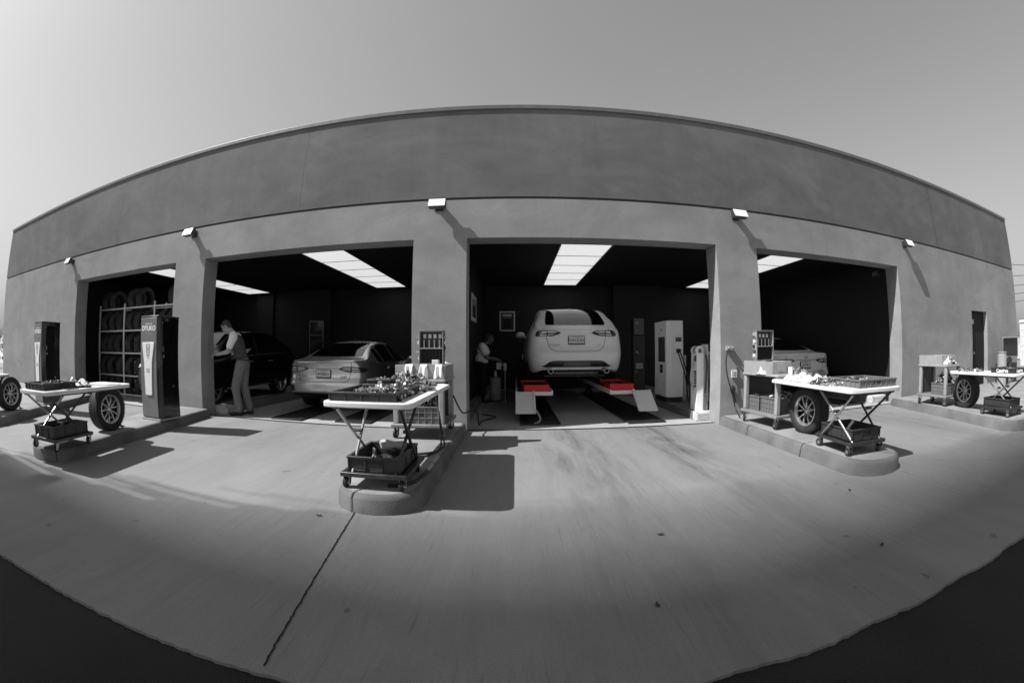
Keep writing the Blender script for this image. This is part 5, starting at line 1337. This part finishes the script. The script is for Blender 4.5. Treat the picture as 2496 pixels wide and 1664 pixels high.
def shoe(parent, heel, toe, mat='leather'):
    h, t_ = Vector(heel), Vector(toe); d = (t_ - h).normalized(); b = MB()
    L = (t_ - h).length
    b.ell(h + d * L * .18 + Vector((0, 0, .052)), (.05, .045, .05), 14); b.ell(h + d * L * .45 + Vector((0, 0, .045)), (.085, .046, .042), 14); b.ell(h + d * L * .78 + Vector((0, 0, .034)), (.075, .050, .034), 14); b.cap(h + d * L * .2 + Vector((0, 0, .06)), h + d * L * .2 + Vector((0, 0, .115)), .044, .047, 12)
    b.bb(0, 0, 0, 0, 0, 0) if False else None
    b.cyl(h + d * L * .15 + Vector((0, 0, .0)), h + d * L * .15 + Vector((0, 0, .03)), .046, n=14); b.cyl(h + d * L * .75, h + d * L * .75 + Vector((0, 0, .02)), .048, n=14)
    return fuse(b, 'shoe', mat, parent, .009, 2)

# --- the mechanic leaning on the black car: local x = forward, y = his left ... camera side is +y
t = thing('person', 'standing person in white short sleeved shirt, vest and glasses, leaning forward', 'person', (-5.06, 6.48, .005), atan2(-.36, -.93))
hc = Vector((.275, 0, 1.615)); hf = Vector((.74, .05, -.67)); hu = Vector((.67, 0, .74))
sh = {1: Vector((.085, .185, 1.43)), -1: Vector((.10, -.185, 1.435))}
hip = {1: Vector((-.06, .09, .94)), -1: Vector((-.07, -.09, .94))}
kn = {1: Vector((.065, .10, .53)), -1: Vector((-.055, -.10, .53))}
an = {1: Vector((.005, .105, .095)), -1: Vector((-.15, -.11, .095))}
el = {1: Vector((.165, .235, 1.165)), -1: Vector((.20, -.22, 1.18))}
wr = {1: Vector((.405, .14, 1.115)), -1: Vector((.41, -.12, 1.15))}
chest = Vector((.04, 0, 1.30)); waist = Vector((-.035, 0, 1.07)); pel = Vector((-.065, 0, .95)); nk = Vector((.125, 0, 1.475))
b = MB(); Th = head(b, hc, hf, hu)
limb(b, [nk, hc - hf * .02 - hu.normalized() * .08], [.062, .056])
for s in (1, -1):
    limb(b, [nk - Vector((.03, 0, .03)), sh[s]], [.07, .055]); limb(b, [sh[s], el[s], wr[s]], [.052, .044, .028])
    hand(b, wr[s], (.92, -.25 * s, -.12), (.1, 0, -1), 1., .35, -s if s > 0 else 1)
    limb(b, [hip[s], kn[s], an[s]], [.085, .058, .038]); limb(b, [an[s], an[s] + Vector((.13, 0, -.06))], [.038, .03])
for p, r in ((chest, (.11, .16, .15)), (waist, (.10, .14, .13)), (pel, (.10, .15, .12))): b.ell(p, r, 18)
limb(b, [pel, waist, chest, nk], [.11, .11, .12, .06])
fuse(b, 'body', 'skin', t, .0085, 2); eyes(t, Th)
b = MB(); b.ell((-.022, 0, .045), (.097, .082, .088), 18, T=Th); b.ell((.045, 0, .092), (.05, .052, .03), 14, T=Th); b.ell((-.055, 0, -.0), (.055, .073, .07), 14, T=Th)
fuse(b, 'hair', 'hairg', t, .008, 2)
b = MB()
for k in (-1, 1):
    b.lathe([(.0225, -.003), (.026, -.003), (.026, .003), (.0225, .003)], 20, 0, Th @ TR(.110, k * .033, .010), close=True); b.tube([(.108, k * .058, .014), (.05, k * .084, .016), (-.005, k * .088, .016)], .003, 6, T=Th)
b.tube([(.112, -.008, .014), (.114, 0, .017), (.112, .008, .014)], .0028, 6, T=Th); b.build('glasses', 'ink', t)
b = MB()                                       # shirt: short sleeves, collar
for s in (1, -1): limb(b, [sh[s] + Vector((-.01, -.02 * s, .01)), sh[s].lerp(el[s], .62)], [.078, .068]); limb(b, [nk - Vector((.03, 0, .04)), sh[s]], [.085, .075])
limb(b, [nk - Vector((.02, 0, .03)), nk + Vector((.02, 0, .015))], [.078, .070]); b.ell(chest + Vector((.01, 0, .03)), (.125, .17, .15), 18)
fuse(b, 'shirt', 'shirt', t, .010, 2)
b = MB(); limb(b, [pel + Vector((.005, 0, .09)), waist, chest, chest + Vector((.045, 0, .09))], [.118, .122, .142, .105]); b.ell(chest, (.138, .182, .165), 20); b.ell(waist + Vector((.01, 0, .02)), (.125, .165, .12), 18); b.ell(chest + Vector((.02, 0, .10)), (.115, .155, .085), 18)
fuse(b, 'vest', 'vest', t, .010, 2)
b = MB(); b.ell(pel + Vector((-.01, 0, -.02)), (.135, .172, .115), 18); limb(b, [pel + Vector((0, 0, .02)), pel + Vector((.012, 0, .085))], [.125, .122])
for s in (1, -1):
    limb(b, [hip[s], hip[s].lerp(kn[s], .5), kn[s], kn[s].lerp(an[s], .5), an[s] + Vector((.0, 0, .02))], [.115, .098, .083, .078, .072]); b.ell(an[s] + Vector((.012, 0, .02)), (.075, .068, .03), 12); b.ell(kn[s] + Vector((.01, 0, -.05)), (.085, .08, .03), 12); b.ell(an[s] + Vector((0, 0, .10)), (.08, .075, .03), 12)
fuse(b, 'trousers', 'trouser', t, .010, 2)
b = MB(); T = TR(waist.x - .012, 0, waist.z - .035, 0, -.28, 0)
n = 40; vs = []
for z in (-.019, .019):
    for rr in (1., 1.05): vs += [(.131 * rr * cos(2 * pi * i / n), .166 * rr * sin(2 * pi * i / n), z) for i in range(n)]
b.add(vs, [f for i in range(n) for j in [(i + 1) % n] for f in ((i, j, 2 * n + j, 2 * n + i), (n + i, 3 * n + i, 3 * n + j, n + j), (i, n + i, n + j, j), (2 * n + i, 2 * n + j, 3 * n + j, 3 * n + i))], 0, T); b.build('belt', 'leather', t)
for s in (1, -1): shoe(t, (an[s].x - .07, an[s].y, .0), (an[s].x + .20, an[s].y + .02 * s, .0))
b = MB(); p = wr[-1] - Vector((.02, 0, 0)); b.lathe([(.031, -.012), (.036, -.012), (.036, .012), (.031, .012)], 18, 0, TR(*p, 0, .1, .25), close=True); b.build('wristwatch', 'leather', t)

# --- the person in the lift bay
t = thing('person', 'person in white t-shirt and dark trousers, standing at the dispenser', 'person', (-.79, 9.55, .005), .05)
hc = Vector((.195, 0, 1.455)); hf = Vector((.97, 0, -.24)); hu = Vector((.24, 0, .97))
sh = {1: Vector((.03, .17, 1.30)), -1: Vector((.03, -.17, 1.30))}; hip = {1: Vector((.0, .085, .86)), -1: Vector((.0, -.085, .86))}
kn = {1: Vector((.03, .09, .48)), -1: Vector((.05, -.09, .48))}; an = {1: Vector((-.03, .095, .09)), -1: Vector((.02, -.1, .09))}
el = {1: Vector((.13, .2, 1.03)), -1: Vector((.13, -.2, 1.03))}; wr = {1: Vector((.36, .10, 1.0)), -1: Vector((.37, -.10, .98))}
chest = Vector((.03, 0, 1.18)); waist = Vector((.005, 0, .99)); pel = Vector((-.01, 0, .88)); nk = Vector((.07, 0, 1.335))
b = MB(); Th = head(b, hc, hf, hu, .95)
limb(b, [nk, hc - hf * .03 - hu * .07], [.055, .050])
for s in (1, -1):
    limb(b, [nk - Vector((.02, 0, .03)), sh[s]], [.06, .05]); limb(b, [sh[s], el[s], wr[s]], [.05, .042, .027]); hand(b, wr[s], (.9, -.1 * s, -.3), (.2, 0, -1), .95, .7, -s if s > 0 else 1)
    limb(b, [hip[s], kn[s], an[s]], [.09, .06, .038]); limb(b, [an[s], an[s] + Vector((.12, 0, -.055))], [.036, .03])
limb(b, [pel, waist, chest, nk], [.12, .11, .12, .055])
fuse(b, 'body', 'skind', t, .0085, 2); eyes(t, Th)
b = MB(); b.ell((-.028, 0, .045), (.097, .086, .088), 18, T=Th); b.ell((-.07, 0, -.02), (.05, .072, .075), 14, T=Th); b.ell((.03, 0, .10), (.05, .06, .025), 12, T=Th); fuse(b, 'hair', 'hair', t, .008, 2)
b = MB()
for s in (1, -1): limb(b, [sh[s] + Vector((-.01, -.02 * s, .0)), sh[s].lerp(el[s], .6)], [.078, .072]); limb(b, [nk - Vector((.02, 0, .05)), sh[s]], [.08, .072])
b.ell(chest + Vector((.01, 0, 0)), (.145, .175, .17), 18); b.ell(waist + Vector((-.01, 0, .02)), (.15, .175, .13), 18); b.ell(chest + Vector((.05, 0, -.02)), (.125, .15, .10), 14); b.ell(waist + Vector((.02, 0, -.05)), (.14, .17, .07), 14)
fuse(b, 'shirt', 'shirt', t, .010, 2)
b = MB(); b.ell(pel + Vector((-.01, 0, -.01)), (.145, .178, .13), 18)
for s in (1, -1): limb(b, [hip[s], kn[s], an[s] + Vector((0, 0, .01))], [.115, .082, .068])
fuse(b, 'trousers', 'cloth_black', t, .010, 2)
for s in (1, -1): shoe(t, (an[s].x - .07, an[s].y, .0), (an[s].x + .18, an[s].y, .0))
# ------------------------------------------------------------------ unseen canopy added out of view to shade the near forecourt
b = MB(); H = 9.; y0 = 1.1; y = y0; pitch = .034; g = random.Random(1)
while y > y0 - 1.85:
    f = max(0., min(1., (y0 - y) / 1.75)) ** .85
    if f > .03: b.bb(-6.2 - (y0 - y) * 4.2 - g.uniform(0, 1) * (1.5 + 3 * f), -3.6 + (y0 - y) * 6 + g.uniform(-1.5, 1.5), y - pitch * f * .5, y + pitch * f * .5, H - .004, H + .004)
    y -= pitch
b.bb(-14, 8, -4.5, y + pitch * .4, H - .012, H + .012)
for x in (-12., 4.):
    b.bar((x, -4.5, H + .16), (x, -.2, H + .16), .2, .25); b.bb(x - .15, x + .15, -4.5, -4.2, -.02, H - .013)
struct(b.build('unseen_shade_slats', 'shade_slats'))
